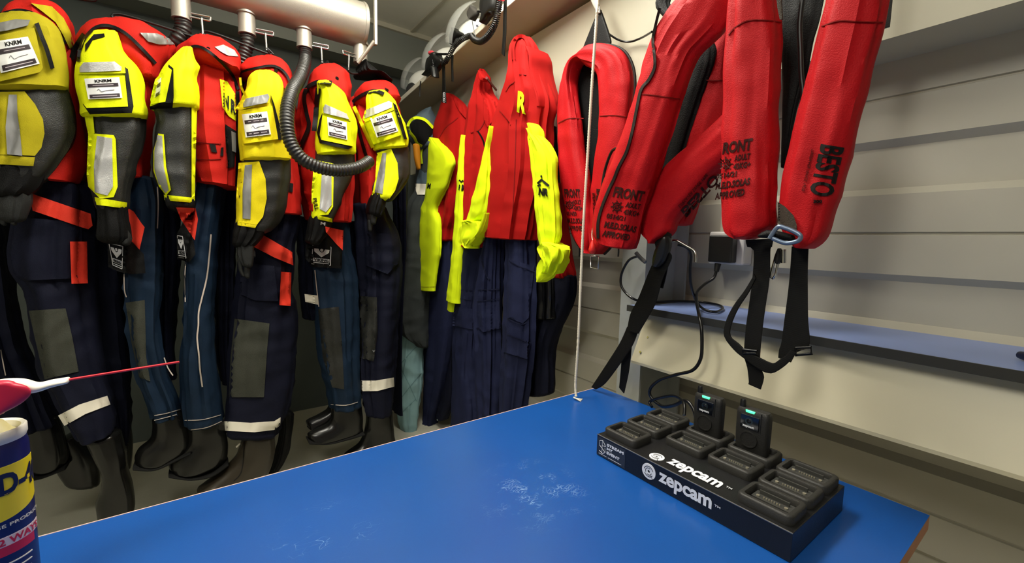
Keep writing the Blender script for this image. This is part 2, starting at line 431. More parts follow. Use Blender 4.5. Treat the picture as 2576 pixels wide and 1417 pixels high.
sc_ = N.new('ShaderNodeMath'); sc_.operation = 'MULTIPLY'; sc_.inputs[1].default_value = .42; L.new(ad2.outputs[0], sc_.inputs[0])
mix = N.new('ShaderNodeMix'); mix.data_type = 'RGBA'; L.new(sc_.outputs[0], mix.inputs[0])
old = bs_.inputs['Base Color'].links[0].from_socket; L.new(old, mix.inputs[6]); mix.inputs[7].default_value = lin((150, 190, 235)); L.new(mix.outputs[2], bs_.inputs['Base Color'])
PLY = mat('plywood edge', (206, 150, 118), .6, var=.15)
obj('tabletop', *box(TX0, TY0, .722, TX1, TY1, .7495), PLY, tb, False)
obj('laminate_surface', *box(TX0, TY0, .7495, TX1, TY1-.001, .7505), BLUE, tb, False)
obj('edge_band', *join(box(TX0, TY1-.0012, .73, TX1, TY1+.0008, .7512)), mat('pale pink edge band', (232, 196, 186), .5), tb, False)
for x in (TX0+.06, TX1-.12):
    for y in (TY0+.06, TY1-.12): obj('leg', *box(x, y, 0, x+.05, y+.05, .722), GALV, tb, False)

# ================================================================== charging dock
DX0, DX1, DY0, DY1, DZ0, DZ1 = .731, .965, .240, .651, .7515, .801
DK = mat('black powder coated metal', (22, 22, 23), .38, fine=.15)
RB2 = mat('soft black rubber', (38, 37, 34), .55, fine=.2)
LOGO = mat('white logo print', (236, 238, 244), .5)
dk = thing('charging_dock', ((DX0+DX1)/2, (DY0+DY1)/2, DZ0), 'long black multi-bay camera charging dock with white lettering on the blue workbench', 'charging dock')
bevel(obj('housing', *box(DX0, DY0, DZ0, DX1, DY1, DZ1), DK, dk, False), .0012)
obj('edge_highlight', *join(box(DX0-.0006, DY0, DZ1-.001, DX0+.001, DY1, DZ1+.0004)), mat('dock edge highlight', (150, 148, 140), .35, metal=.6), dk, False)  # painted highlight along the top front edge of the dock
def rring(cx, cy, hx, hy, r, z, k=5):
    out = []
    for q, (sx, sy) in enumerate(((1, 1), (-1, 1), (-1, -1), (1, -1))):
        for i in range(k+1):
            a = (q*90+90*i/k)*math.pi/180
            out.append((cx+sx*(hx-r)+r*math.cos(a), cy+sy*(hy-r)+r*math.sin(a), z))
    return out
def shell(secs):
    vs = []; fs = []; n = len(secs[0])
    for s in secs: vs += s
    for i in range(len(secs)-1):
        for k in range(n): fs.append([i*n+k, i*n+(k+1) % n, (i+1)*n+(k+1) % n, (i+1)*n+k])
    fs.append(list(range(n))[::-1]); fs.append([(len(secs)-1)*n+k for k in range(n)]); return vs, fs
def cradle(cx, cy, lab=None):
    z = DZ1+.0002; h = .017; hx, hy = .0345, .0445
    c = obj('charging_bay', *shell([rring(cx, cy, hx, hy, .012, z), rring(cx, cy, hx, hy, .012, z+h-.003), rring(cx, cy, hx-.002, hy-.002, .011, z+h-.0006), rring(cx, cy, hx-.004, hy-.004, .010, z+h),
        rring(cx, cy, hx-.0085, hy-.0085, .007, z+h), rring(cx, cy, hx-.0105, hy-.0105, .006, z+h-.003), rring(cx, cy, hx-.011, hy-.011, .005, z+.002)]), RB2, dk)
    if lab: c['label'] = lab
    pins = []
    for k in range(-3, 4): pins.append(tube_g([(cx+.001, cy+k*.0042, z+.007), (cx+.001, cy+k*.0042, z+.0102)], .0012, 6))
    for s in (-1, 1): pins.append(tube_g([(cx+.001, cy+s*.0225, z+.006), (cx+.001, cy+s*.0225, z+.0095)], .0030, 8))
    obj('contact_pins', *join(*pins), mat('gold contacts', (222, 214, 190), .3, metal=.8), c)
    obj('inner_ledge', *box(cx-.006, cy-.031, z+.001, cx+.020, cy+.031, z+.0075), mat('dark grey bay floor', (58, 58, 55), .45), c, False)
    obj('key_bar', *box(cx+.0105, cy-.024, z+.0075, cx+.0135, cy+.024, z+.0145), mat('dark grey bay floor', (58, 58, 55), .45), c, False)
for cy, xs in ((.599, (.777, .856, .931)), (.291, (.777, .853, .928)), (.491, (.857, .938)), (.392, (.857, .938))):
    for cx in xs: cradle(cx, cy)
# lettering on the dock
yA, yB = onX(1657, 1215, DX0).y, onX(1790, 1283, DX0).y
ftext('maker_lettering', 'zepcam', (DX0-.0004, yA, .7605), (0, yB-yA, 0), (0, 0, .0285), LOGO, dk, bold=.035)
ftext('maker_lettering', 'TM', (DX0-.0004, yB-.005, .7785), (0, -.011, 0), (0, 0, .004), LOGO, dk)
a = onZ(1700, 1152, DZ1); b_ = onZ(1832, 1213, DZ1)
ftext('maker_lettering', 'zepcam', (.742, a.y, DZ1+.0006), (0, b_.y-a.y, 0), (.036, 0, 0), LOGO, dk, bold=.035)
ftext('maker_lettering', 'TM', (.768, b_.y-.006, DZ1+.0006), (0, -.011, 0), (.005, 0, 0), LOGO, dk)
def disc(c, u, v, r0, r1, a0=0, a1=360, k=28, thick=.0006):
    c, u, v = V(c), V(u), V(v); n = u.cross(v).normalized()*thick; vs = []; fs = []
    for i in range(k+1):
        t = math.radians(a0+(a1-a0)*i/k); d = u*math.cos(t)+v*math.sin(t)
        vs += [c+d*r0+n, c+d*r1+n, c+d*r1-n, c+d*r0-n]
    for i in range(k):
        for q in range(4): fs.append([i*4+q, i*4+(q+1) % 4, (i+1)*4+(q+1) % 4, (i+1)*4+q])
    return vs, fs
def swirl(c, u, v, r):
    obj('emblem', *disc(c, u, v, r*.18, r), LOGO, dk, False)
    c2 = V(c)+V(u).cross(V(v)).normalized()*.0004
    obj('emblem_swirl', *join(disc(c2, u, v, r*.62, r*.70, 20, 170), disc(c2, u, v, r*.40, r*.47, 60, 210), disc(c2, u, v, r*.62, r*.70, 210, 330), disc(c2, u, v, r*.4, r*.47, 240, 350), disc(c2, u, v, r*.4, r*1.02, 306, 311, 3)), DK, dk, False)
swirl((DX0-.0004, onX(1632, 1193, DX0).y, .7775), (0, -1, 0), (0, 0, 1), .0165)
q = onZ(1673, 1141, DZ1); swirl((.756, q.y, DZ1+.0006), (0, -1, 0), (1, 0, 0), .0155)
# sticker
sy0, sy1 = DY1-.004, onX(1573, 1150, DX0).y
obj('event_sticker', *box(DX0-.0006, sy1, .7535, DX0+.0002, sy0, .7965), mat('sticker grey', (46, 50, 58), .4), dk, False)
w_ = (sy0-sy1)
for i, (t, wd) in enumerate((('STREAM', .60), ('MY', .22), ('EVENT', .47))):
    ftext('sticker_lettering', t, (DX0-.001, sy0-w_*.35, .7845-i*.0092), (0, -w_*wd, 0), (0, 0, .0068), LOGO, dk, bold=.05)
sx = lambda u, z: (DX0-.001, sy0-w_*u, z)
obj('sticker_emblem', *join(*[bar(sx(*a), sx(*b), .0005, 6) for a, b in (((.30, .782), (.18, .7925)), ((.18, .7925), (.07, .789)), ((.07, .789), (.07, .778)), ((.07, .778), (.27, .768)), ((.27, .768), (.2, .7605)), ((.2, .7605), (.07, .765)), ((.30, .782), (.17, .779)), ((.17, .7925), (.17, .762)), ((.27, .778), (.30, .768)), ((.30, .768), (.2, .7605)))]), LOGO, dk)
obj('sticker_small_print', *join(box(DX0-.001, sy0-w_*.35, .7578, DX0, sy0-w_*.05, .7585), box(DX0-.001, sy0-w_*.88, .7578, DX0, sy0-w_*.4, .7585)), LOGO, dk, False)

# ================================================================== body cameras standing in the dock
GRN = mat('green status light', (70, 255, 150), .3, emit=2.2)
GLS = mat('dark lens glass', (10, 14, 22), .08, spec=.8)
BCM = mat('black camera body', (32, 31, 29), .55, fine=.25)
def bodycam(cy, lab):
    fx = .927; z0 = DZ1+.0025; t = thing('body_camera', (fx+.014, cy, z0), lab, 'body camera', 'body cameras in the charging dock')
    hy, hx = .0335, .0125
    def sec(z, s=1., dx=0): return [(x, y, z) for x, y, _ in rring(fx+hx+dx, cy, hx*s, hy*(1-(1-s)*.35), .008*s, z)]
    obj('body', *shell([sec(z0, .86), sec(z0+.02, .94), sec(z0+.05), sec(z0+.085, 1.), sec(z0+.094, .93), sec(z0+.0985, .7)]), BCM, t)
    obj('antenna', *tube_g([(fx+.011, cy+.024, z0+.094), (fx+.011, cy+.024, z0+.111), (fx+.011, cy+.024, z0+.114)], [.0062, .006, .0045], 14), BLKP, t)
    bevel(obj('lens_window', *box(fx-.0016, cy-.016, z0+.056, fx+.002, cy+.022, z0+.086), GLS, t, False), .001)
    obj('lens_ring', *tube_g([(fx-.0022, cy+.004, z0+.074), (fx-.0012, cy+.004, z0+.074)], .0078, 24), mat('lens ring', (60, 74, 78), .2, metal=.7), t)
    obj('lens', *tube_g([(fx-.0032, cy+.004, z0+.074), (fx-.0012, cy+.004, z0+.074)], [.004, .006], 24), GLS, t)
    obj('status_light', *shell([rring(fx+.0035, cy+.004, .0030, .0105, .0028, z0+.0915), rring(fx+.0035, cy+.004, .0030, .0105, .0028, z0+.0955), rring(fx+.0035, cy+.004, .002, .009, .0018, z0+.0965)]), GRN, t)
    ftext('lettering', 'zepcam', (fx-.0018, cy+.0165, z0+.0585), (0, -.024, 0), (0, 0, .0058), LOGO, t, bold=.03)
    obj('round_button', *join(disc((fx-.0006, cy+.003, z0+.034), (0, -1, 0), (0, 0, 1), .0155, .018, thick=.0018), disc((fx-.0004, cy+.003, z0+.034), (0, -1, 0), (0, 0, 1), .0001, .0155, thick=.0008)), BCM, t)
    obj('side_seam', *box(fx-.0008, cy-.0195, z0+.055, fx+.0045, cy-.0185, z0+.0965), BLKP, t, False)
bodycam(.4975, 'black body camera with green light in the dock, the one nearer the cable')
bodycam(.3985, 'black body camera with green light in the dock, nearer its three right-hand bays')

# ================================================================== spray can
cx_, cy_ = -.229, .78
sc = thing('spray_can', (cx_, cy_, .7515), 'blue and yellow spray can with red nozzle straw on the left of the workbench', 'spray can')
CB = mat('can blue', (12, 14, 84), .4, coat=.2); CY = mat('can yellow', (232, 208, 24), .4); CR_ = mat('can red', (196, 24, 62), .4); CWH = mat('nozzle white', (226, 222, 210), .5)
def lathe(prof, c, n=40):
    vs = []; fs = []
    for r, z in prof:
        for k in range(n): vs.append((c[0]+r*math.cos(2*math.pi*k/n), c[1]+r*math.sin(2*math.pi*k/n), c[2]+z))
    for i in range(len(prof)-1):
        for k in range(n): fs.append([i*n+k, i*n+(k+1) % n, (i+1)*n+(k+1) % n, (i+1)*n+k])
    fs.append(list(range(n))[::-1]); fs.append([(len(prof)-1)*n+k for k in range(n)]); return vs, fs
CO = (cx_, cy_, .7515)
obj('can_body', *lathe([(.034, 0), (.0355, .003), (.0355, .228), (.034, .236), (.0335, .240)], CO), CB, sc)
obj('can_rim', *lathe([(.0335, .238), (.0352, .243), (.0352, .252), (.0335, .254), (.030, .252), (.029, .244)], CO), CWH, sc)
obj('valve_cup', *lathe([(.029, .244), (.024, .247), (.016, .260), (.010, .262)], CO), mat('pale tin', (190, 180, 130), .4), sc)
def wrap(name, u0, u1, z0, z1, m, r=.0358, par=None, wave=0, n=24):
    """label band on the can; u in degrees, 0 faces the camera side"""
    vs = []; fs = []; A = math.atan2(-cy_, -cx_)
    for i in range(n+1):
        a = A-math.radians(u0+(u1-u0)*i/n)*-1; lo = z0+wave*math.sin(math.pi*i/n)*-1
        for rr, z in ((r, lo), (r, z1), (r-.0006, z1), (r-.0006, lo)): vs.append((cx_+rr*math.cos(a), cy_+rr*math.sin(a), .7515+z))
    for i in range(n):
        for q in range(4): fs.append([i*4+q, i*4+(q+1) % 4, (i+1)*4+(q+1) % 4, (i+1)*4+q])
    return obj(name, vs, fs, m, par or sc)
def wtext(name, s, u0, u1, z0, z1, m, r=.0363, bold=.03):
    vs, fs = text2d(s, bold); A = math.atan2(-cy_, -cx_); out = []
    for rr in (r, r-.0008):
        for u, v in vs:
            a = A+math.radians(u0+(u1-u0)*u); out.append((cx_+rr*math.cos(a), cy_+rr*math.sin(a), .7515+z0+(z1-z0)*v))
    N_ = len(vs); return obj(name, out, fs+[[i+N_ for i in f][::-1] for f in fs], m, sc)
wrap('yellow_shield', -95, 84, .158, .212, CY, wave=.014)
wtext('lettering', 'WD-40', -36, 92, .176, .204, mat('can navy print', (8, 10, 60), .4), bold=.04)
wtext('lettering', 'MULTI-USE PRODUCT', -50, 84, .136, .140, CWH, bold=0)
wrap('white_band', -75, 80, .112, .124, mat('label pinkish white', (220, 200, 205), .4))
wrap('red_band', -75, 62, .100, .112, CR_)
wtext('lettering', 'SPRAYS 2 WAYS', -70, 74, .1135, .1225, CR_)
for i in range(9):
    random.seed(i); wrap('small_print', -60+random.random()*8, 70-random.random()*22, .088-i*.0085, .0895-i*.0085, CWH, r=.0359)
PLC = ('Y', cy_-.01)
loft('nozzle', [(-90, 985, -90, 1055), (-40, 965, -40, 1040), (10, 953, 10, 1000), (60, 953, 66, 992), (95, 962, 100, 986), (130, 955, 133, 975), (168, 949, 170, 966)], PLC, .011, CWH, sc, fold=0, crease=0, e=1, step=.004)
loft('red_disc', [(-30, 968, 40, 964), (-55, 978, 68, 972), (-64, 993, 78, 984), (-64, 1010, 74, 998), (-55, 1025, 50, 1018), (-35, 1040, 15, 1036)], ('Y', cy_-.024), .007, CR_, sc, fold=0, crease=0, e=1, step=.004)
tube('straw', [onY(165, 957, cy_-.01), onY(300, 935, cy_-.01), onY(451, 911, cy_-.01)], .0017, mat('straw red', (222, 36, 52), .35), sc)

# ================================================================== wall socket, adaptor, cables
so = thing('wall_socket', onX(1830, 630, 1.40), 'white surface-mounted mains socket box on the right wall beside the steel post', 'socket')
P0 = onX(1783, 598, 1.37); P1 = onX(1868, 668, 1.37)
bevel(obj('socket_box', *box(1.372, P1.y, P1.z, XW-.0, P0.y, P0.z+.02), mat('socket white', (216, 212, 208), .4), so, False), .006)
obj('conduit', *tube_g([(1.405, P0.y-.03, P0.z+.021), (1.405, P0.y-.03, 1.72)], .010, 12), CRM, so)
ad = thing('power_adaptor', onX(1800, 630, 1.35), 'black plug-in power adaptor in the white wall socket', 'adaptor')
A0 = onX(1786, 592, 1.34); A1 = onX(1840, 662, 1.34)
bevel(obj('adaptor_body', *box(1.335, A1.y, A1.z, 1.371, A0.y, A0.z), BLKP, ad, False), .004)
obj('strain_relief', *tube_g([onX(1806, 664, 1.352), onX(1802, 684, 1.345)], [.010, .007], 12, rib=.08, ribl=.006), BLKP, ad)
CAB = mat('black cable sheath', (14, 14, 15), .28)
c1 = tube('dock_power_cable', [onX(1802, 682, 1.34), onX(1795, 700, 1.335), onX(1772, 716, 1.31), onX(1754, 735, 1.27), onX(1752, 756, 1.2), onX(1757, 785, 1.115), onX(1764, 820, 1.085), onX(1766, 870, 1.075), onX(1762, 905, 1.07), onX(1742, 932, 1.065), onX(1700, 943, 1.06), onX(1660, 956, 1.055), onX(1636, 978, 1.05), onX(1638, 1000, 1.05), onX(1665, 1022, 1.04), onX(1695, 1020, 1.01), onX(1725, 1008, 1.0), onX(1745, 1030, .99), onX(1752, 1062, .975)], .0046, CAB)
tag(c1, 'black power cable dropping from the adaptor over the blue shelf edge to the dock', 'cable')
c2 = tube('dock_data_cable', [onX(1640, 1024, 1.04), onX(1634, 1012, 1.05), onX(1650, 1004, 1.045), onX(1690, 996, 1.03), onX(1712, 1003, 1.01), onX(1722, 1020, .99), onX(1721, 1045, .975)], .0042, CAB)
tag(c2, 'short black cable looping on the workbench behind the dock', 'cable')
c3 = tube('coiled_charger_cable', [onX(1603, 645, 1.13), onX(1582, 655, 1.125), onX(1565, 685, 1.12), onX(1562, 715, 1.12), onX(1575, 738, 1.12), onX(1600, 755, 1.125), onZ(1640, 760, 1.052), onZ(1700, 758, 1.052), onZ(1760, 760, 1.052), onZ(1805, 767, 1.052), onZ(1818, 776, 1.052), onZ(1800, 785, 1.052), onZ(1770, 778, 1.056), onX(1752, 758, 1.25), onX(1739, 720, 1.22), onX(1736, 680, 1.20), onX(1738, 640, 1.19), onX(1726, 622, 1.17), onX(1705, 616, 1.15)], .0042, CAB)
tag(c3, 'thin black cable looping on the blue shelf and up behind the life vests', 'cable')

pg = thing('plug', onZ(2572, 897, 1.05), 'small dark blue plug lying on the narrow blue shelf at the right edge', 'plug')
obj('plug_body', *tube_g([onZ(2566, 893, 1.055), onZ(2590, 899, 1.055)], [.007, .0095], 12), mat('dark blue plastic', (24, 30, 60), .4), pg)
# ================================================================== rope
rp = thing('cord', (.942, .938, .752), 'cream braided cord hanging in front of the life vest, its end on the workbench', 'cord')
ROPE = mat('cream cord', (232, 222, 200), .8)
pts = [onX(x, y, X) for x, y, X in ((1449, 998, .938), (1448, 960, .942), (1455, 850, .945), (1466, 600, .95), (1478, 400, .955), (1490, 200, .96), (1500, 60, .968), (1503, 10, .975))]+[V((1.06, 1.02, H+.90))]
obj('rope', *tube_g(cr([tuple(p) for p in pts], .004, 200), .0042, 8, rib=.16, ribl=.008), ROPE, rp)
for dx, dy in ((14, 6), (12, 10), (16, 3)):
    tube('frayed_strand', [onZ(1443, 1000, .757), onZ(1449, 1003, .757), onZ(1449+dx, 1003+dy*.7, .7525)], .0021, ROPE, rp, n=6)
# ================================================================== drying duct above the suits
DU = 2.12
du = thing('drying_duct', onY(700, 40, DU), 'large aluminium air duct with short downpipes above the row of survival suits', 'duct')
ea, eb = onY(925, 20, DU), onY(925, 130, DU); rd = (ea.z-eb.z)/2*.97; zc_ = (ea.z+eb.z)/2+.01
obj('pipe', *tube_g([(-1.6, DU, zc_), (ea.x-.02, DU, zc_)], rd, 40), ALU, du)
obj('weld_ring', *tube_g([(ea.x-.035, DU, zc_), (ea.x-.025, DU, zc_)], rd*1.04, 40), ALU, du)
e0 = ea.x-.006
bevel(obj('end_bracket', *join(box(e0, DU-.118, zc_-rd-.02, e0+.012, DU-.098, ZC-.002)), ALU, du, False), .001)
obj('bracket_brace', *tube_g([(e0, DU-.11, zc_-rd-.005), (e0-.06, DU-.06, zc_-rd-.10)], .008, 8), ALU, du)
STUBS = []
for x, y0_, y1_ in ((160, -120, -60), (457, -10, 50), (622, 36, 88), (766, 76, 122), (907, 112, 160)):
    t_ = onY(x, y0_, DU); q = onY(x, y1_, DU); STUBS.append(q)
    s_ = obj('downpipe', *tube_g([(q.x, DU, zc_-rd*.7), (q.x, DU, q.z+.004), (q.x, DU, q.z)], [.031, .031, .033], 22), ALU, du)
    s_['label'] = 'short aluminium downpipe'
    obj('collar', *tube_g([(q.x, DU, t_.z-.004), (q.x, DU, t_.z+.006)], .037, 22), ALU, s_)
    sg = -1 if x == 907 else 1
    hk = join(bar((q.x+sg*.028, DU-.02, q.z+.012), (q.x+sg*.088, DU-.04, q.z+.008), .0042), bar((q.x+sg*.088, DU-.04, q.z+.008), (q.x+sg*.09, DU-.04, q.z+.022), .004),
              bar((q.x+sg*.03, DU-.03, q.z+.022), (q.x+sg*.088, DU-.05, q.z+.019), .003), bar((q.x+sg*.062, DU-.035, q.z+.012), (q.x+sg*.064, DU-.035, q.z-.055), .004))
    obj('hook', *hk, STL, s_)
HOSE = mat('black corrugated hose', (36, 35, 33), .38, fine=.1)
def hose(label, pts, r=.0265, Y=None):
    o = tube('corrugated_hose', [onY(x, y, yy) for x, y, yy in pts], r, HOSE, n=18, step=.0025, mx=200, rib=.07, ribl=.0125); return tag(o, label, 'hose', 'corrugated hoses hanging from the duct')
hose('corrugated black hose from the duct falling behind the silver-striped red hood', [(459, 46, 2.12), (460, 75, 2.12), (445, 105, 2.13), (425, 135, 2.2), (415, 170, 2.24)])
hose('corrugated black hose from the duct falling beside the yellow lettered chest patch', [(621, 84, 2.12), (622, 110, 2.12), (613, 145, 2.13), (602, 200, 2.16), (600, 300, 2.2), (601, 420, 2.24)], .024)
hose('long corrugated black hose looping down in front of two suits', [(766, 118, 2.12), (768, 150, 2.10), (757, 190, 2.00), (733, 235, 1.86), (722, 290, 1.80), (728, 350, 1.78), (755, 395, 1.77), (800, 420, 1.77), (850, 429, 1.78), (900, 422, 1.80), (930, 405, 1.86)], .0235)

# ================================================================== survival suits
PS = ('Y', 1.95); PT = ('Y', 2.13); PL = ('Y', 2.10)
SOLE = mat('matt black sole', (20, 20, 19), .85)
def boot(t, rows, sole=None, m=None, d=.045, pl=PL, lab=None):
    b = loft('boot', rows, pl, d, m or RUB, t, fold=.003, crease=.0012, e=.9, cap=.4)
    if sole: loft('sole', sole, (pl[0], pl[1]-.003), d*1.0, SOLE, b, fold=.0, crease=.0, e=.7, cap=.3)
    if lab: b['label'] = lab
    return b
def leg(t, rows, m, d=.075, pl=PL, seed=0, n='trouser_leg'): return loft(n, rows, pl, d, m, t, fold=.016, kf=2.4, kv=1.1, crease=.006, seed=seed, e=.9, cap=.25)
def card(pk, tg, q, off=.010):
    """name card in a clear window: q = top-left, top-right, bottom-right, bottom-left"""
    P_ = lambda u, v: (q[0][0]*(1-u)*(1-v)+q[1][0]*u*(1-v)+q[2][0]*u*v+q[3][0]*(1-u)*v, q[0][1]*(1-u)*(1-v)+q[1][1]*u*(1-v)+q[2][1]*u*v+q[3][1]*(1-u)*v)
    R_ = lambda a, b, c, d: [P_(a, b), P_(c, b), P_(c, d), P_(a, d)]
    patch('name_card', tg, R_(0, 0, 1, 1), WHP, pk, off=off, thick=.002)
    for nm, r_ in (('card_stripe', R_(.06, .27, .94, .43)), ('card_stripe', R_(.06, .78, .94, .95))): patch(nm, tg, r_, INK, pk, off=off+.0012, thick=.001)
    ptext('card_lettering', 'KNRM', tg, P_(.28, .21), P_(.76, .21), P_(.28, .07), BINK, pk, off=off+.0012, thick=.001, bold=.03)
    strip('card_signature', tg, [P_(.3, .6), P_(.36, .52), P_(.42, .66), P_(.55, .62), P_(.8, .60)], 1.2, mat('pen grey', (120, 120, 122), .6), pk, off=off+.0012, thick=.001)
    strip('card_script', tg, [P_(.2, .35), P_(.8, .35)], 1.6, mat('pale print', (190, 180, 185), .6), pk, off=off+.0018, thick=.001)
    strip('card_script', tg, [P_(.14, .87), P_(.86, .87)], 2.0, mat('pale print', (190, 180, 185), .6), pk, off=off+.0018, thick=.001)
def suit(label, base, torso, hood, slv, low, cuff, glove, ymat, seed, torso_m=RED):
    t = thing('survival_suit', base, label, 'survival suit', 'survival suits hanging under the duct')
    a = loft('torso', torso, PT, .17, torso_m, t, fold=.018, kf=3.2, kv=.9, crease=.006, seed=seed, cap=(.25, .12), dome=True)
    h = loft('hood', hood, ('Y', 2.10), .14, torso_m, t, fold=.010, kf=3, kv=4, crease=.010, seed=seed+1, cap=(.2, .4), dome=True)
    s = loft('upper_sleeve', slv, PS, .075, ymat, t, fold=.007, kf=2.4, kv=1.5, crease=.005, seed=seed+2, cap=(.22, .15), dome=True)
    l = loft('lower_sleeve', low, ('Y', PS[1]+.012), .058, GRY, t, fold=.006, kf=2.2, kv=2, crease=.005, seed=seed+3)
    c = loft('cuff', cuff, PS, .045, BLK, t, fold=.006, kf=4, kv=2, crease=.004, seed=seed+4)
    g = None
    if glove: g = glovef(t, glove, seed)
    return t, a, h, s, l, c, g
def glovef(t, G, seed):
    g = loft('glove', G[0], PS, .032, mat('dark neoprene', (40, 41, 40), .65, fine=.4, wr=.4), t, fold=.005, crease=.004, seed=seed+5)
    for f in G[1:]: loft('finger', f, ('Y', PS[1]-.006), .011, MATS['dark neoprene'], g, fold=.001, crease=.002, cap=.9)
    return g
def hanger(t, x, y, i):
    q = onY(x, y, 2.12); o = STUBS[i]; hx = o.x+(.064 if i < 4 else -.062); top = V((hx, DU-.035, o.z-.045))
    obj('coat_hanger', *join(tube_g(cr([tuple(top), (hx+.012, DU-.03, top.z-.02), (q.x, 2.12, q.z+.02), (q.x, 2.12, q.z-.03)], .01), .005, 8), bar((q.x, 1.96, q.z-.10), (q.x, 2.12, q.z-.03), .007), bar((q.x, 2.12, q.z-.03), (q.x, 2.30, q.z-.10), .007)), BLKP, t)

# ---- suit 1, far left, dirty
t, to, ho, sl, lo, cu, gl = suit('dirty survival suit with dull yellow sleeve, name card and two orange flaps, at the left', onY(230, 1290, 2.1),
    [(60, 70, 170, 80), (40, 130, 192, 140), (30, 210, 208, 220), (35, 310, 226, 320), (60, 400, 236, 400), (90, 455, 220, 468)],
    [(55, 6, 120, 2), (20, 25, 150, 18), (2, 55, 176, 45), (0, 90, 190, 85), (20, 130, 192, 130), (60, 150, 185, 150)],
    [(0, 36, 88, 34), (-35, 60, 128, 56), (-48, 100, 155, 92), (-52, 150, 168, 140), (-50, 200, 177, 190), (-40, 232, 178, 226)],
    [(-45, 215, 172, 215), (-30, 260, 185, 260), (-24, 310, 194, 312), (-20, 350, 186, 356), (-22, 400, 140, 425), (-28, 425, 122, 450)],
    [(-30, 415, 122, 430), (-34, 455, 104, 470), (-36, 478, 84, 486)],
    [[(-20, 478, 82, 484), (-16, 510, 80, 512), (-10, 545, 70, 548)], [(0, 535, 20, 540), (0, 560, 18, 565)], [(24, 538, 44, 542), (26, 560, 42, 565)]], DYEL, 11)
hanger(t, 90, 0, 0)
patch('hood_panel', [ho], [(78, 8), (130, 16), (160, 45), (178, 80), (188, 118), (176, 124), (160, 90), (140, 56), (108, 30)], DYEL, ho, off=.012, thick=.012)
strip('zip', [ho, to], [(0, 36), (50, 26), (100, 42), (140, 78), (165, 110)], 9, BLK, ho, off=.016, thick=.012)
pk = patch('arm_pocket', [sl], [(-20, 92), (86, 70), (92, 90), (108, 170), (100, 182), (0, 205), (-30, 200)], DYEL, sl, off=.012, thick=.012)
patch('pocket_reflective_strip', [sl], [(-25, 62), (40, 48), (76, 50), (70, 64), (20, 76), (-25, 84)], REFD, sl, off=.012, thick=.01)
strip('pocket_side', [sl], [(92, 58), (104, 90), (118, 125), (132, 172)], 11, BLK, sl, off=.013, thick=.012)
card(sl, [sl], [(-14, 104), (70, 92), (100, 160), (2, 184)], off=.016)
patch('elbow_panel', [lo], [(-30, 232), (62, 230), (88, 262), (108, 300), (112, 336), (104, 372), (88, 392), (-30, 388)], DYEL, lo, off=.010, thick=.006)
patch('reflective_strip', [lo], [(22, 238), (42, 238), (44, 290), (50, 330), (56, 392), (18, 388), (14, 320), (18, 280)], REFD, lo, off=.014, thick=.004)
patch('sleeve_hem', [lo], [(-30, 388), (88, 396), (84, 418), (-30, 412)], DYEL, lo, off=.008, thick=.006)
l1 = leg(t, [(60, 455, 220, 462), (70, 490, 238, 490), (38, 540, 240, 550), (24, 620, 238, 620), (28, 690, 236, 690), (62, 735, 238, 735), (72, 780, 240, 780), (84, 860, 246, 860), (104, 940, 258, 930), (142, 1010, 276, 985), (172, 1062, 288, 1030), (198, 1100, 292, 1075)], NAVY, .10, seed=1)
leg(t, [(190, 470, 300, 475), (195, 600, 306, 600), (200, 750, 318, 750), (210, 850, 326, 850), (235, 950, 330, 940), (262, 1040, 332, 1030), (285, 1110, 330, 1105)], NAVY, .08, ('Y', 2.24), seed=2)
patch('thigh_pocket', [l1], [(36, 545), (205, 560), (208, 700), (60, 706), (34, 690), (24, 640)], NAVY, l1, off=.016, thick=.016)
patch('pocket_flap', [l1], [(76, 486), (228, 538), (233, 568), (222, 577), (205, 572), (82, 530)], ORG, l1, off=.022, thick=.008)
patch('pull_tab', [l1], [(176, 608), (219, 608), (221, 713), (180, 714)], ORG, l1, off=.027, thick=.010)
patch('knee_patch', [l1], [(72, 782), (165, 776), (182, 850), (198, 935), (112, 955), (92, 870)], OLIV, l1, off=.005, thick=.005)
patch('reflective_band', [l1], [(146, 1046), (200, 1018), (270, 996), (278, 1018), (215, 1042), (162, 1072)], WHT, l1, off=.006, thick=.005)
boot(t, [(214, 1112, 306, 1085), (238, 1160, 318, 1135), (254, 1195, 322, 1180), (252, 1230, 334, 1225), (240, 1270, 340, 1272), (245, 1303, 328, 1306)], d=.06, m=RUB, lab='rubber boot with toe turned towards the camera')
boot(t, [(285, 1080, 330, 1075), (288, 1130, 335, 1120), (292, 1180, 330, 1175)], pl=('Y', 2.26), d=.04)
t = thing('survival_suit', onY(110, 1190, 2.3), 'survival suit at the left picture edge, only its dark trouser leg and boot showing', 'survival suit', 'survival suits hanging under the duct')
leg(t, [(-60, 470, 10, 470), (-60, 560, 24, 560), (-60, 700, 34, 700), (-50, 850, 60, 850), (-10, 980, 110, 960), (20, 1080, 150, 1060)], NAVY, .08, ('Y', 2.34), seed=3)
l0 = [o for o in t.children][0]
strip('piping', [l0], [(2, 880), (8, 915), (14, 945)], 3, PIP, l0, off=.006)
loft('torso', [(-190, 60, -140, 60), (-210, 110, -60, 105), (-200, 200, -50, 200), (-150, 320, -20, 320), (-90, 440, 8, 440), (-70, 485, 14, 485)], ('Y', 2.34), .15, RED, t, fold=.018, cap=(.25, .12))
loft('upper_sleeve', [(-200, 90, -150, 90), (-215, 150, -120, 145), (-200, 260, -90, 255), (-170, 330, -60, 325)], ('Y', 2.20), .07, YEL, t, fold=.007, cap=(.22, .15))
loft('lower_sleeve', [(-168, 322, -62, 318), (-140, 400, -44, 400), (-120, 480, -40, 480)], ('Y', 2.21), .055, GRY, t, fold=.006)
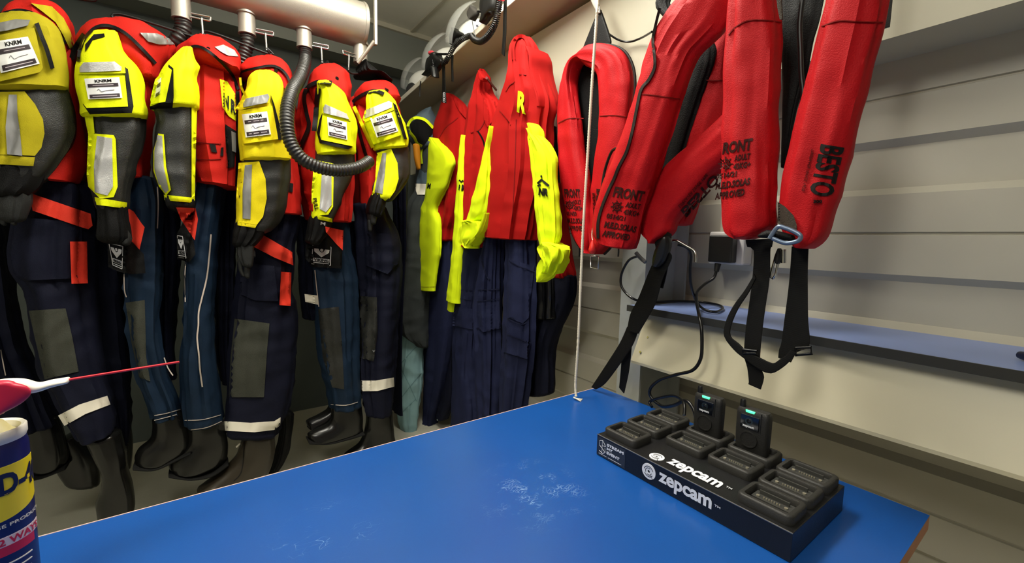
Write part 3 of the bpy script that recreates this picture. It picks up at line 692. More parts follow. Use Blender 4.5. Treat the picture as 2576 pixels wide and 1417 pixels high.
boot(t, [(62, 1070, 150, 1050), (72, 1120, 168, 1110), (70, 1160, 172, 1150), (75, 1185, 165, 1170)], [(62, 1190, 66, 1206), (110, 1184, 112, 1200), (168, 1160, 172, 1178)], pl=('Y', 2.34))
boot(t, [(150, 1110, 200, 1090), (148, 1150, 236, 1140), (142, 1185, 250, 1185), (160, 1215, 252, 1215)], pl=('Y', 2.42), d=.05)

# ---- suit 2
t, to, ho, sl, lo, cu, gl = suit('survival suit with bright yellow sleeve beside the dirty one, long silver strip on red hood', onY(430, 1190, 2.1),
    [(285, 95, 340, 100), (250, 150, 392, 160), (240, 240, 396, 250), (232, 330, 388, 330), (236, 400, 382, 400), (250, 450, 378, 454)],
    [(262, 54, 320, 52), (228, 66, 372, 68), (202, 92, 412, 92), (196, 120, 440, 118), (230, 146, 436, 148), (300, 180, 412, 176), (345, 215, 405, 210)],
    [(232, 80, 292, 80), (212, 104, 304, 104), (206, 135, 314, 135), (196, 170, 346, 165), (194, 200, 360, 196), (200, 245, 368, 245), (208, 292, 372, 296)],
    [(212, 284, 366, 284), (222, 330, 366, 330), (228, 370, 356, 370), (224, 420, 340, 420), (218, 460, 334, 460), (232, 500, 326, 500), (240, 518, 320, 524)],
    [(240, 514, 320, 524), (243, 560, 330, 565), (244, 594, 332, 598)],
    None, YEL, 21)
hanger(t, 300, 50, 1)
loft('glove_tip', [(300, 575, 326, 578), (302, 600, 333, 600), (306, 612, 328, 614)], PS, .03, MATS['dark neoprene'], t, fold=.002)
patch('hood_reflective_strip', [ho], [(352, 82), (395, 84), (425, 96), (440, 112), (400, 112), (372, 104)], REFD, ho, off=.006, thick=.006)
strip('zip', [ho, to, sl], [(196, 155), (205, 110), (235, 72), (270, 64), (310, 80), (350, 115), (392, 160)], 8, BLK, ho, off=.014, thick=.012)
strip('collar_edge', [ho, to, sl], [(180, 150), (190, 120), (212, 86)], 14, BLK, ho, off=.012, thick=.012)
patch('shoulder_tab', [sl], [(236, 86), (262, 84), (264, 92), (234, 100), (222, 120), (214, 130), (214, 112)], BLK, sl, off=.005, thick=.005)
pk = patch('arm_pocket', [sl], [(196, 190), (314, 190), (322, 268), (218, 272), (200, 250)], YEL, sl, off=.013, thick=.014)
patch('pocket_flap', [sl], [(193, 165), (204, 156), (295, 156), (314, 166), (316, 184), (194, 186)], YEL, sl, off=.018, thick=.008)
patch('pocket_reflective_strip', [sl], [(200, 170), (210, 157), (288, 155), (306, 168), (305, 178), (200, 182)], REFL, sl, off=.022, thick=.004)
patch('pocket_side', [sl], [(314, 168), (322, 174), (336, 268), (332, 284), (226, 288), (208, 262), (212, 258), (224, 272), (322, 267)], BLK, sl, off=.010, thick=.012)
card(sl, [sl], [(212, 198), (300, 194), (308, 246), (222, 250)], off=.018)
patch('elbow_panel', [lo], [(222, 335), (286, 340), (291, 350), (296, 470), (286, 496), (252, 500), (222, 470), (218, 440)], YEL, lo, off=.010, thick=.006)
patch('reflective_strip', [lo], [(244, 342), (282, 348), (284, 470), (270, 492), (238, 484), (236, 420)], REFL, lo, off=.014, thick=.004)
patch('sleeve_hem', [lo], [(238, 496), (320, 510), (318, 525), (240, 515)], YEL, lo, off=.008, thick=.006)
patch('side_panel', [lo], [(212, 290), (234, 292), (238, 335), (222, 340)], YEL, lo, off=.007, thick=.006)
l1 = leg(t, [(300, 448, 398, 455), (310, 520, 410, 520), (315, 620, 408, 620), (312, 700, 408, 700), (318, 780, 404, 780), (322, 840, 404, 850), (340, 930, 420, 930), (368, 1000, 446, 1000), (384, 1050, 456, 1040)], TEAL, .08, seed=4)
leg(t, [(385, 455, 450, 460), (396, 600, 455, 600), (400, 740, 448, 740), (402, 860, 440, 860), (412, 950, 446, 945)], NAVY, .08, ('Y', 2.24), seed=5)
patch('knee_patch', [l1], [(316, 762), (364, 755), (368, 900), (378, 960), (350, 950), (330, 860)], OLIV, l1, off=.004, thick=.004)
strip('piping', [l1], [(396, 470), (398, 520), (396, 575)], 3, PIP, l1, off=.005)
strip('piping', [l1], [(312, 690), (313, 730), (318, 748)], 3, PIP, l1, off=.005)
strip('piping', [l1], [(413, 900), (422, 925), (435, 945)], 3, PIP, l1, off=.005)
bp_ = patch('black_pocket', [l1, to], [(270, 600), (330, 606), (362, 640), (366, 688), (330, 690), (300, 684), (272, 672)], BLK, l1, off=.030, thick=.02)
patch('pocket_flap', [l1, to], [(322, 524), (336, 532), (356, 562), (364, 572), (350, 632), (332, 620)], ORG, l1, off=.026, thick=.008)
def viking(tg, q, par, off=.034):
    P_ = lambda u, v: (q[0][0]*(1-u)*(1-v)+q[1][0]*u*(1-v)+q[2][0]*u*v+q[3][0]*(1-u)*v, q[0][1]*(1-u)*(1-v)+q[1][1]*u*(1-v)+q[2][1]*u*v+q[3][1]*(1-u)*v)
    PG = mat('badge print', (196, 196, 196), .6)
    for a, b_ in (((0, 0), (1, 0)), ((1, 0), (1, 1)), ((1, 1), (0, 1)), ((0, 1), (0, 0))): strip('badge_border', tg, [P_(*a), P_(*b_)], 1.8, PG, par, off=off, thick=.003, sm=False)
    patch('badge_emblem', tg, [P_(.08, .16), P_(.32, .16), P_(.40, .30), P_(.5, .34), P_(.60, .30), P_(.68, .16), P_(.92, .16), P_(.90, .32), P_(.5, .60), P_(.1, .32)], PG, par, off=off, thick=.003, g=4)
    patch('badge_emblem', tg, [P_(.42, .18), P_(.5, .14), P_(.58, .18), P_(.58, .27), P_(.5, .30), P_(.42, .27)], PG, par, off=off, thick=.003, g=3)
    patch('badge_plate', tg, [P_(.06, .66), P_(.94, .66), P_(.94, .84), P_(.06, .84)], PG, par, off=off, thick=.003, g=4)
    ptext('badge_lettering', 'VIKING', tg, P_(.10, .825), P_(.90, .825), P_(.10, .68), BINK, par, off=off+.003, thick=.002, bold=.03)
    strip('badge_line', tg, [P_(.08, .91), P_(.92, .91)], 1.6, PG, par, off=off, thick=.003)
viking([bp_], [(274, 612), (309, 620), (307, 677), (284, 667)], l1, off=.004)
strip('stitching', [l1], [(388, 1046), (420, 1040), (454, 1030)], 1.6, PIP, l1, off=.004)
strip('stitching', [l1], [(388, 1058), (420, 1050), (456, 1040)], 1.6, PIP, l1, off=.004)
boot(t, [(380, 1048, 462, 1038), (382, 1080, 472, 1066), (376, 1105, 478, 1098), (350, 1128, 478, 1128), (338, 1150, 470, 1142), (340, 1168, 440, 1160)], [(336, 1160, 340, 1180), (390, 1162, 394, 1180), (440, 1140, 446, 1158), (478, 1122, 482, 1140)], lab='rubber boot with cleated sole')

# ---- suit 3
t, to, ho, sl, lo, cu, gl = suit('survival suit whose red chest is turned outward, showing a yellow lettered patch', onY(515, 1200, 2.1),
    [(475, 118, 555, 122), (455, 160, 598, 165), (450, 240, 606, 245), (450, 330, 606, 335), (470, 420, 606, 420), (488, 462, 600, 478)],
    [(486, 94, 532, 92), (462, 112, 572, 112), (446, 136, 604, 138), (470, 166, 608, 164), (560, 196, 608, 192)],
    [(456, 122, 482, 120), (428, 146, 490, 150), (408, 175, 499, 172), (396, 210, 494, 205), (384, 245, 501, 240), (380, 272, 499, 272)],
    [(386, 268, 494, 268), (398, 305, 496, 305), (390, 350, 492, 350), (384, 400, 492, 400), (392, 450, 490, 450), (410, 480, 489, 488), (414, 500, 488, 508)],
    [(414, 500, 490, 508), (418, 516, 490, 520)], None, YEL, 31)
hanger(t, 520, 92, 2)
patch('hood_reflective_strip', [ho], [(540, 118), (562, 112), (590, 126), (600, 142), (575, 140), (556, 130)], REFL, ho, off=.006, thick=.006)
strip('zip', [ho, to], [(456, 128), (490, 116), (520, 126), (555, 155), (585, 190), (600, 225)], 7, BLK, ho, off=.012, thick=.01)
patch('chest_patch', [to], [(553, 199), (572, 205), (594, 240), (598, 308), (575, 292), (560, 270)], YEL, to, off=.006, thick=.006)
ptext('chest_lettering', 'N', [to], (563, 268), (576, 276), (563, 234), BINK, to, off=.010, thick=.003, bold=.05)
ptext('chest_lettering', 'R', [to], (581, 282), (593, 290), (581, 248), BINK, to, off=.010, thick=.003, bold=.05)
strip('chest_hose', [to], [(598, 230), (599, 300), (598, 400), (596, 470)], 9, BLK, to, off=.014, thick=.012)
for q in ([(527, 362), (542, 364), (546, 384), (532, 382)], [(556, 372), (562, 370), (562, 392), (554, 392)], [(566, 312), (594, 330), (590, 420), (570, 424)]): patch('belt_loop', [to], q, BLK, to, off=.006, thick=.006)
patch('chest_reflective_strip', [to], [(582, 330), (596, 336), (594, 384), (584, 380)], REFD, to, off=.010, thick=.005)
strip('seam', [to], [(492, 358), (520, 360), (556, 362)], 1.6, mat('dark red seam', (120, 16, 12), .8), to, off=.003, thick=.002)
strip('seam', [to], [(492, 400), (520, 402), (556, 400)], 1.6, MATS['dark red seam'], to, off=.003, thick=.002)
patch('arm_pocket', [sl], [(390, 200), (422, 168), (432, 176), (430, 190), (416, 256), (380, 262), (378, 250)], YEL, sl, off=.014, thick=.014)
patch('pocket_side', [sl], [(424, 162), (436, 172), (437, 244), (434, 272), (378, 276), (376, 268), (414, 254), (420, 190)], BLK, sl, off=.012, thick=.014)
patch('name_card', [sl], [(394, 204), (406, 194), (402, 236), (388, 246)], WHP, sl, off=.018, thick=.003)
patch('card_stripe', [sl], [(396, 212), (404, 206), (403, 216), (394, 221)], INK, sl, off=.020, thick=.002)
patch('card_stripe', [sl], [(392, 236), (401, 230), (400, 237), (391, 243)], INK, sl, off=.020, thick=.002)
patch('elbow_panel', [lo], [(398, 336), (412, 338), (418, 420), (430, 478), (418, 492), (400, 470), (386, 430), (386, 380)], YEL, lo, off=.010, thick=.005)
patch('reflective_strip', [lo], [(396, 340), (408, 342), (412, 420), (424, 478), (416, 486), (398, 462), (388, 425), (388, 380)], REFL, lo, off=.013, thick=.004)
patch('side_panel', [lo], [(482, 270), (496, 272), (492, 400), (490, 508), (482, 506), (482, 400)], YEL, lo, off=.006, thick=.005)
patch('sleeve_hem', [lo], [(412, 490), (490, 498), (489, 511), (414, 504)], YEL, lo, off=.008, thick=.006)
l1 = leg(t, [(496, 450, 570, 458), (488, 520, 560, 520), (478, 590, 550, 590), (468, 650, 544, 650), (465, 740, 540, 740), (462, 820, 540, 820), (455, 900, 542, 900), (455, 980, 552, 980), (460, 1068, 560, 1055)], TEAL, .085, seed=7)
leg(t, [(540, 455, 606, 470), (545, 560, 594, 560), (546, 700, 590, 700), (546, 850, 586, 850), (555, 960, 590, 960)], NAVY, .08, ('Y', 2.24), seed=8)
strip('piping', [l1], [(531, 590), (526, 650), (520, 700), (508, 750), (500, 785), (499, 820), (496, 850), (500, 890), (503, 930), (509, 974)], 4, PIP, l1, off=.006)
strip('piping', [l1], [(467, 660), (465, 700), (466, 760)], 2.5, PIP, l1, off=.006)
bp_ = patch('black_pocket', [l1, sl, cu], [(444, 590), (460, 560), (486, 600), (492, 640), (476, 660), (446, 652)], BLK, l1, off=.030, thick=.02)
patch('pocket_flap', [l1, cu], [(443, 522), (492, 524), (498, 552), (490, 605), (470, 575), (455, 552)], ORG, l1, off=.026, thick=.008)
viking([bp_], [(446, 593), (459, 595), (468, 650), (448, 648)], l1, off=.004)
strip('stitching', [l1], [(464, 1058), (510, 1056), (556, 1044)], 1.6, PIP, l1, off=.004)
strip('stitching', [l1], [(480, 1082), (520, 1076), (558, 1060)], 1.6, PIP, l1, off=.004)
boot(t, [(466, 1062, 562, 1052), (470, 1100, 570, 1090), (464, 1120, 574, 1122), (434, 1148, 572, 1150), (424, 1172, 560, 1168), (430, 1188, 520, 1184)], [(424, 1180, 428, 1198), (480, 1188, 484, 1204), (530, 1178, 536, 1196), (570, 1150, 576, 1170)], lab='rubber boot with cleated sole')

# ---- suit 4, faded yellow sleeve
t, to, ho, sl, lo, cu, gl = suit('survival suit with faded yellow sleeve, orange thigh flap and scuffed brownish boot', onY(640, 1200, 2.1),
    [(640, 180, 722, 190), (615, 250, 742, 260), (620, 400, 748, 400), (640, 480, 752, 480), (655, 536, 753, 542)],
    [(642, 146, 692, 144), (614, 160, 716, 160), (598, 186, 730, 186), (640, 218, 740, 222), (700, 262, 744, 262)],
    [(642, 180, 686, 178), (628, 192, 706, 194), (622, 220, 714, 224), (608, 256, 716, 262), (600, 300, 720, 305), (602, 350, 723, 350), (606, 385, 730, 385), (608, 402, 730, 402)],
    [(610, 392, 726, 392), (602, 430, 728, 430), (600, 470, 726, 470), (596, 520, 718, 520), (594, 548, 704, 558), (592, 568, 690, 574)],
    [(592, 562, 672, 572), (586, 590, 662, 596), (582, 608, 644, 616)],
    [[(596, 608, 640, 614), (596, 640, 640, 644), (606, 664, 636, 668)], [(596, 650, 610, 652), (600, 680, 612, 682), (606, 692, 616, 694)], [(614, 655, 632, 660), (612, 690, 628, 698)], [(624, 628, 642, 634), (626, 640, 643, 644)]], OYEL, 41)
hanger(t, 680, 145, 2)
strip('zip', [ho, sl, to], [(598, 250), (592, 215), (600, 186), (640, 172), (690, 166), (722, 190), (738, 240)], 6, BLK, ho, off=.014, thick=.01)
strip('collar_lining', [ho, sl, to], [(604, 195), (608, 222), (622, 246)], 6, OYEL, ho, off=.02, thick=.01)
patch('arm_pocket', [sl], [(600, 278), (685, 266), (700, 350), (612, 362), (602, 330)], OYEL, sl, off=.013, thick=.014)
patch('pocket_flap', [sl], [(592, 274), (604, 254), (672, 236), (681, 240), (678, 258), (600, 278)], OYEL, sl, off=.018, thick=.008)
patch('pocket_reflective_strip', [sl], [(611, 262), (618, 248), (674, 236), (678, 244), (672, 258), (612, 270)], REFD, sl, off=.022, thick=.004)
patch('pocket_side', [sl], [(681, 238), (690, 262), (708, 330), (709, 352), (700, 352), (688, 270)], BLK, sl, off=.012, thick=.012)
card(sl, [sl], [(608, 288), (672, 280), (682, 338), (618, 346)], off=.018)
patch('elbow_panel', [lo], [(600, 410), (652, 406), (668, 450), (671, 500), (662, 545), (646, 566), (594, 558), (594, 500)], OYEL, lo, off=.010, thick=.006)
patch('reflective_strip', [lo], [(616, 416), (634, 414), (632, 470), (630, 552), (610, 550), (610, 480)], REFD, lo, off=.014, thick=.004)
patch('sleeve_hem', [lo], [(593, 552), (648, 562), (642, 574), (593, 566)], OYEL, lo, off=.009, thick=.006)
patch('belt_strap', [to], [(718, 458), (738, 462), (736, 484), (716, 480)], BLK, to, off=.005, thick=.005)
l1 = leg(t, [(645, 530, 750, 540), (632, 590, 742, 590), (610, 640, 738, 640), (600, 720, 734, 720), (592, 770, 744, 770), (588, 830, 748, 830), (580, 900, 744, 900), (574, 980, 738, 980), (570, 1040, 722, 1040), (566, 1068, 706, 1066), (566, 1086, 704, 1082)], NAVY, .10, seed=9)
patch('thigh_pocket', [l1], [(606, 660), (690, 670), (700, 758), (640, 756), (604, 740)], NAVY, l1, off=.016, thick=.016)
patch('pocket_flap', [l1], [(660, 590), (735, 634), (738, 668), (690, 648), (636, 620), (644, 606)], ORG, l1, off=.022, thick=.008)
patch('pull_tab', [l1], [(707, 684), (733, 686), (731, 770), (703, 768)], ORG, l1, off=.026, thick=.010)
patch('knee_patch', [l1], [(590, 802), (678, 814), (672, 880), (664, 1000), (576, 1000), (580, 900)], OLIV, l1, off=.005, thick=.005)
patch('reflective_band', [l1], [(564, 1060), (630, 1064), (690, 1060), (706, 1050), (705, 1070), (690, 1082), (640, 1088), (566, 1084)], WHT, l1, off=.008, thick=.006)
BRB = mat('brownish worn rubber', (52, 46, 36), .3, wr=.3, wrs=18)
b_ = boot(t, [(610, 1100, 690, 1096), (600, 1130, 692, 1130), (590, 1150, 682, 1175), (560, 1180, 664, 1200), (520, 1212, 600, 1232), (492, 1232, 520, 1246)], d=.055, m=BRB, lab='scuffed brownish rubber boot without sole showing')
strip('boot_seam', [b_], [(614, 1112), (612, 1150), (606, 1190), (588, 1210)], 2, BLKP, b_, off=.003)
strip('boot_mark', [b_], [(594, 1126), (604, 1116)], 4, WHT, b_, off=.003)
loft('trouser_lining', [(700, 1040, 738, 1040), (702, 1090, 734, 1085), (690, 1150, 725, 1140), (676, 1190, 700, 1180)], ('Y', 2.2), .04, BLK, t)

# ---- suit 5
t, to, ho, sl, lo, cu, gl = suit('survival suit behind the low loop of the long hose, with full square white badge', onY(850, 1110, 2.1),
    [(760, 225, 880, 230), (750, 300, 886, 300), (746, 380, 886, 380), (750, 450, 884, 450), (762, 510, 878, 520), (770, 552, 874, 560)],
    [(804, 166, 848, 164), (780, 180, 868, 182), (770, 205, 879, 205), (765, 235, 884, 235), (770, 262, 886, 262)],
    [(798, 205, 828, 204), (800, 224, 856, 224), (800, 250, 872, 250), (800, 290, 886, 286), (796, 320, 896, 320), (794, 360, 894, 366), (794, 388, 892, 388)],
    [(796, 376, 890, 376), (792, 410, 892, 410), (788, 450, 882, 450), (786, 490, 864, 490), (784, 520, 852, 526), (784, 545, 838, 556)],
    [(780, 545, 836, 556), (772, 580, 826, 586), (769, 602, 806, 612)], None, YEL, 51)
hanger(t, 825, 166, 3)
strip('zip', [ho, sl, to], [(745, 440), (752, 380), (776, 320), (772, 290), (765, 250), (772, 222), (800, 206), (835, 208)], 10, BLK, to, off=.016, thick=.012)
strip('collar_edge', [sl, ho], [(800, 222), (797, 250), (794, 290), (790, 330)], 12, BLK, sl, off=.012, thick=.010)
patch('arm_pocket', [sl], [(812, 282), (882, 300), (887, 368), (808, 352), (804, 340)], YEL, sl, off=.013, thick=.014)
patch('pocket_flap', [sl], [(812, 264), (818, 260), (876, 285), (882, 304), (812, 286)], YEL, sl, off=.018, thick=.008)
patch('pocket_reflective_strip', [sl], [(813, 272), (818, 262), (872, 286), (878, 300), (814, 284)], REFL, sl, off=.022, thick=.004)
patch('pocket_side', [sl], [(804, 300), (811, 284), (812, 350), (887, 370), (876, 376), (804, 360), (797, 334)], BLK, sl, off=.010, thick=.012)
card(sl, [sl], [(823, 294), (872, 308), (874, 352), (826, 341)], off=.018)
patch('elbow_panel', [lo], [(790, 402), (840, 412), (838, 520), (826, 540), (784, 545), (784, 480)], YEL, lo, off=.010, thick=.006)
patch('reflective_strip', [lo], [(812, 408), (834, 412), (834, 516), (820, 534), (804, 526), (808, 460)], REFL, lo, off=.014, thick=.004)
patch('sleeve_hem', [lo], [(783, 538), (836, 550), (836, 560), (783, 548)], YEL, lo, off=.009, thick=.006)
ptext('size_letter', 'M', [cu, lo], (806, 566), (818, 568), (807, 558), mat('grey print', (170, 170, 168), .6), cu, off=.006, bold=.04)
ptext('zip_pull_lettering', 'PULL', [lo, sl], (786, 500), (792, 530), (796, 498), BINK, lo, off=.014, bold=.02)
patch('red_tag', [lo, to], [(770, 514), (786, 500), (788, 534), (776, 528)], RED, lo, off=.012, thick=.005)
l1 = leg(t, [(785, 545, 872, 560), (782, 620, 876, 620), (790, 690, 890, 690), (796, 760, 892, 760), (800, 840, 894, 840), (806, 900, 896, 900), (818, 960, 898, 960), (828, 1026, 902, 1018)], TEAL, .08, seed=10)
leg(t, [(870, 560, 905, 560), (866, 700, 905, 700), (866, 850, 905, 850), (870, 950, 905, 950)], NAVY, .07, ('Y', 2.24), seed=12)
leg(t, [(745, 545, 792, 560), (752, 640, 800, 640), (756, 740, 802, 740), (764, 800, 810, 800)], NAVY, .07, ('Y', 2.22), seed=13)
bp_ = patch('black_pocket', [l1, to], [(770, 588), (790, 575), (820, 560), (862, 590), (860, 676), (786, 672), (768, 650)], BLK, l1, off=.030, thick=.02)
patch('pocket_flap', [l1, to, cu], [(818, 570), (864, 580), (862, 630), (846, 614), (820, 584)], ORG, l1, off=.034, thick=.008)
viking([bp_], [(787, 617), (833, 622), (831, 669), (784, 664)], l1, off=.004)
patch('knee_patch', [l1], [(800, 778), (852, 772), (860, 860), (866, 980), (836, 975), (812, 900)], GRY, l1, off=.004, thick=.004)
strip('piping', [l1], [(792, 680), (796, 720), (802, 772)], 2.5, PIP, l1, off=.006)
patch('reflective_tab', [l1, to], [(766, 740), (800, 744), (801, 767), (768, 760)], WHT, l1, off=.012, thick=.004)
strip('stitching', [l1], [(832, 1018), (870, 1020), (900, 1012)], 1.6, PIP, l1, off=.004)
boot(t, [(832, 1022, 908, 1016), (832, 1050, 912, 1046), (820, 1068, 912, 1074), (790, 1082, 912, 1092), (774, 1092, 880, 1104), (776, 1106, 830, 1110)], [(772, 1100, 776, 1116), (820, 1102, 824, 1116), (870, 1088, 876, 1106), (908, 1078, 914, 1094)], lab='rubber boot with cleated sole, toe to the left')
boot(t, [(826, 1010, 860, 1010), (822, 1030, 860, 1036), (796, 1046, 850, 1060), (771, 1058, 835, 1078), (772, 1072, 800, 1082)], pl=('Y', 2.2), d=.04)

# ---- suit 6
t, to, ho, sl, lo, cu, gl = suit('rightmost survival suit, yellow sleeve and white leg band, beside the grey padded jacket', onY(940, 1130, 2.1),
    [(885, 245, 985, 245), (880, 300, 1005, 300), (884, 360, 1010, 360), (888, 430, 990, 430), (888, 480, 975, 480), (890, 520, 960, 526)],
    [(926, 206, 962, 204), (900, 216, 980, 214), (886, 234, 996, 234), (884, 258, 1004, 258)],
    [(928, 230, 966, 228), (920, 246, 984, 244), (918, 275, 1000, 270), (916, 305, 1012, 300), (924, 335, 1022, 325), (936, 365, 1028, 350), (940, 376, 1026, 370)],
    [(940, 368, 1022, 362), (948, 400, 1032, 395), (946, 440, 1030, 440), (938, 470, 1014, 470), (936, 492, 990, 500)],
    [(934, 490, 974, 500), (924, 515, 968, 524), (922, 532, 962, 542)],
    [[(924, 530, 950, 536), (926, 560, 946, 562)], [(924, 556, 938, 560), (925, 576, 936, 580)]], YEL, 61)
hanger(t, 945, 196, 4)
loft('black_hood_lining', [(896, 165, 920, 160), (890, 190, 950, 185), (930, 190, 968, 196), (955, 205, 985, 215)], ('Y', 2.12), .08, BLK, t, fold=.01)
strip('zip', [ho, sl, to], [(930, 420), (914, 370), (900, 320), (884, 285), (884, 262), (905, 242), (940, 228), (966, 236)], 8, BLK, to, off=.014, thick=.012)
strip('collar_lining', [ho, sl, to], [(890, 268), (905, 300), (920, 335), (938, 372)], 9, YEL, to, off=.02, thick=.01)
patch('arm_pocket', [sl], [(920, 305), (990, 280), (1008, 340), (940, 364), (930, 350)], YEL, sl, off=.013, thick=.014)
patch('pocket_flap', [sl], [(912, 300), (918, 278), (980, 254), (988, 258), (992, 276), (918, 308)], YEL, sl, off=.018, thick=.008)
patch('pocket_reflective_strip', [sl], [(915, 294), (922, 276), (978, 254), (986, 258), (986, 270), (918, 298)], REFL, sl, off=.022, thick=.004)
patch('pocket_side', [sl], [(988, 258), (996, 264), (1010, 300), (1024, 350), (1016, 350), (1000, 300)], BLK, sl, off=.012, thick=.012)
card(sl, [sl], [(931, 298), (984, 283), (1002, 330), (948, 346)], off=.018)
patch('elbow_panel', [lo], [(948, 385), (984, 374), (1000, 410), (1003, 450), (994, 480), (980, 500), (936, 490), (944, 450)], YEL, lo, off=.010, thick=.006)
patch('reflective_strip', [lo], [(962, 386), (972, 384), (968, 440), (962, 488), (942, 484), (950, 440)], REFD, lo, off=.014, thick=.004)
patch('sleeve_hem', [lo], [(936, 488), (980, 496), (970, 506), (935, 498)], YEL, lo, off=.009, thick=.006)
l1 = leg(t, [(892, 515, 968, 525), (900, 600, 1002, 600), (905, 680, 1008, 680), (908, 760, 1002, 760), (904, 850, 996, 850), (902, 930, 992, 930), (904, 980, 990, 980), (915, 1040, 984, 1036)], NAVY, .085, seed=14)
leg(t, [(975, 380, 1020, 380), (985, 480, 1024, 480), (990, 620, 1022, 620), (990, 760, 1010, 760), (990, 900, 1004, 900), (992, 1040, 1006, 1030)], NAVY, .08, ('Y', 2.26), seed=15)
patch('thigh_pocket', [l1], [(918, 585), (1000, 590), (1005, 660), (975, 690), (920, 668)], NAVY, l1, off=.022, thick=.02)
patch('knee_patch', [l1], [(906, 745), (948, 748), (950, 840), (940, 910), (904, 900)], GRY, l1, off=.005, thick=.005)
patch('reflective_band', [l1], [(901, 958), (945, 958), (991, 950), (992, 973), (950, 984), (901, 985)], WHT, l1, off=.007, thick=.005)
boot(t, [(918, 1034, 986, 1034), (920, 1060, 988, 1060), (914, 1090, 992, 1092), (900, 1118, 994, 1116), (868, 1142, 980, 1140), (860, 1160, 940, 1162)], d=.05, lab='rubber boot with a pale scuff line')
# ================================================================== grey padded jacket between the suits and the overalls
PJ = ('Y', 2.52)
t = thing('padded_jacket', onY(1030, 1095, 2.52), 'grey hooded jacket over pale teal quilted trousers, between the suits and the red overalls', 'jacket')
SLATE = mat('slate blue fabric', (84, 100, 110), .7, fine=.3, wr=.4)
DGREY = mat('charcoal padded fabric', (58, 62, 62), .75, fine=.6, wr=.6, wrs=14, var=.12)
TQ = mat('pale teal quilting', (142, 178, 182), .6, fine=.2, wr=.8, wrs=22, var=.06)
h = loft('hood', [(1052, 280, 1082, 278), (1036, 292, 1092, 296), (1028, 306, 1102, 316), (1026, 326, 1106, 340), (1030, 346, 1104, 360), (1040, 362, 1092, 372)], PJ, .10, SLATE, t, fold=.006)
patch('hood_opening', [h], [(1030, 312), (1046, 300), (1070, 304), (1088, 318), (1091, 332), (1078, 350), (1066, 366), (1052, 362), (1046, 350), (1034, 330)], mat('painted hood shadow', (12, 12, 12), .9), h, off=.004, thick=.004)  # dark patch on the closed hood paints in the shade of its opening
strip('hood_trim', [h], [(1062, 368), (1050, 362), (1042, 346), (1032, 334), (1026, 318), (1034, 302), (1048, 296), (1070, 302), (1090, 322)], 7, YEL2, h, off=.008, thick=.006)
b_ = loft('jacket_body', [(1050, 360, 1080, 365), (1048, 400, 1085, 400), (1046, 440, 1085, 440), (1042, 480, 1085, 480), (1026, 510, 1085, 510), (1014, 570, 1085, 570), (1010, 640, 1085, 640), (1006, 700, 1085, 700), (1000, 760, 1082, 760), (997, 800, 1080, 800), (1006, 840, 1078, 840), (1030, 862, 1074, 868)], PJ, .09, DGREY, t, fold=.012, crease=.008)
strip('zip_trim', [b_], [(1082, 350), (1066, 364), (1058, 385), (1060, 412)], 8, YEL2, b_, off=.010, thick=.006)
patch('slate_panel', [b_], [(1056, 425), (1068, 435), (1080, 432), (1080, 462), (1046, 462), (1050, 445)], SLATE, b_, off=.008, thick=.006)
patch('white_tape', [b_], [(1045, 462), (1078, 463), (1078, 482), (1072, 490), (1050, 490), (1046, 480)], WHT, b_, off=.010, thick=.006)
q_ = loft('quilted_leg', [(1010, 830, 1062, 840), (1003, 880, 1064, 880), (1001, 940, 1064, 940), (1000, 1000, 1056, 1000), (1001, 1050, 1050, 1050), (1008, 1095, 1046, 1098)], ('Y', 2.56), .07, TQ, t, fold=.01, crease=.006)
for pp in ([(1004, 920), (1040, 880), (1062, 862)], [(1003, 915), (1030, 970), (1048, 1010)], [(1003, 1010), (1030, 975), (1060, 940)], [(1005, 970), (1012, 950), (1020, 905)], [(1010, 1040), (1030, 1020), (1046, 1005)]):
    strip('quilt_seam', [q_], pp, 1.6, mat('teal seam', (112, 146, 150), .7), q_, off=.002, thick=.002)
loft('orange_lining', [(1038, 365, 1056, 368), (1042, 400, 1058, 400), (1048, 425, 1058, 425)], ('Y', 2.46), .02, mat('amber lining', (176, 112, 20), .7), t, fold=.002)

# ================================================================== overalls on the right wall
def wl(name, rows, m, par, X=1.12, d=.05, seed=0, fold=.012, **k): return loft(name, rows, ('X', X), d, m, par, fold=fold, crease=k.pop('crease', .005), seed=seed, cap=k.pop('cap', .3), **k)
STM = mat('navy seam', (22, 26, 50), .8)
# A
t = thing('crew_overall', onX(1100, 1095, 1.16), 'red overall with wide straight yellow sleeve, next to the grey padded jacket', 'overall', 'red and navy overalls on the right wall')
a = wl('torso', [(1122, 234, 1140, 238), (1112, 256, 1168, 262), (1100, 292, 1180, 296), (1090, 330, 1186, 330), (1092, 370, 1186, 370), (1100, 430, 1180, 430), (1104, 500, 1172, 500), (1106, 560, 1160, 560), (1108, 602, 1150, 604)], RED2, t, 1.18, .06, 1, fold=.018, kf=4, kv=.6, dome=True)
strip('seam', [a], [(1104, 347), (1120, 322), (1140, 306), (1152, 296)], 2, mat('dark red seam2', (130, 14, 14), .8), a)
patch('collar', [a], [(1140, 244), (1168, 262), (1178, 300), (1170, 296), (1156, 280), (1146, 262)], RED2, a, off=.014, thick=.012)
s_ = wl('sleeve', [(1084, 348, 1102, 348), (1080, 366, 1120, 364), (1078, 388, 1140, 388), (1077, 410, 1146, 410), (1076, 440, 1138, 440), (1073, 470, 1128, 470), (1068, 500, 1112, 500), (1058, 530, 1103, 526), (1052, 560, 1109, 556), (1047, 600, 1111, 600), (1043, 640, 1109, 640), (1036, 690, 1100, 690), (1028, 724, 1096, 733)], YEL2, t, 1.10, .035, 2, fold=.006, cap=.2)
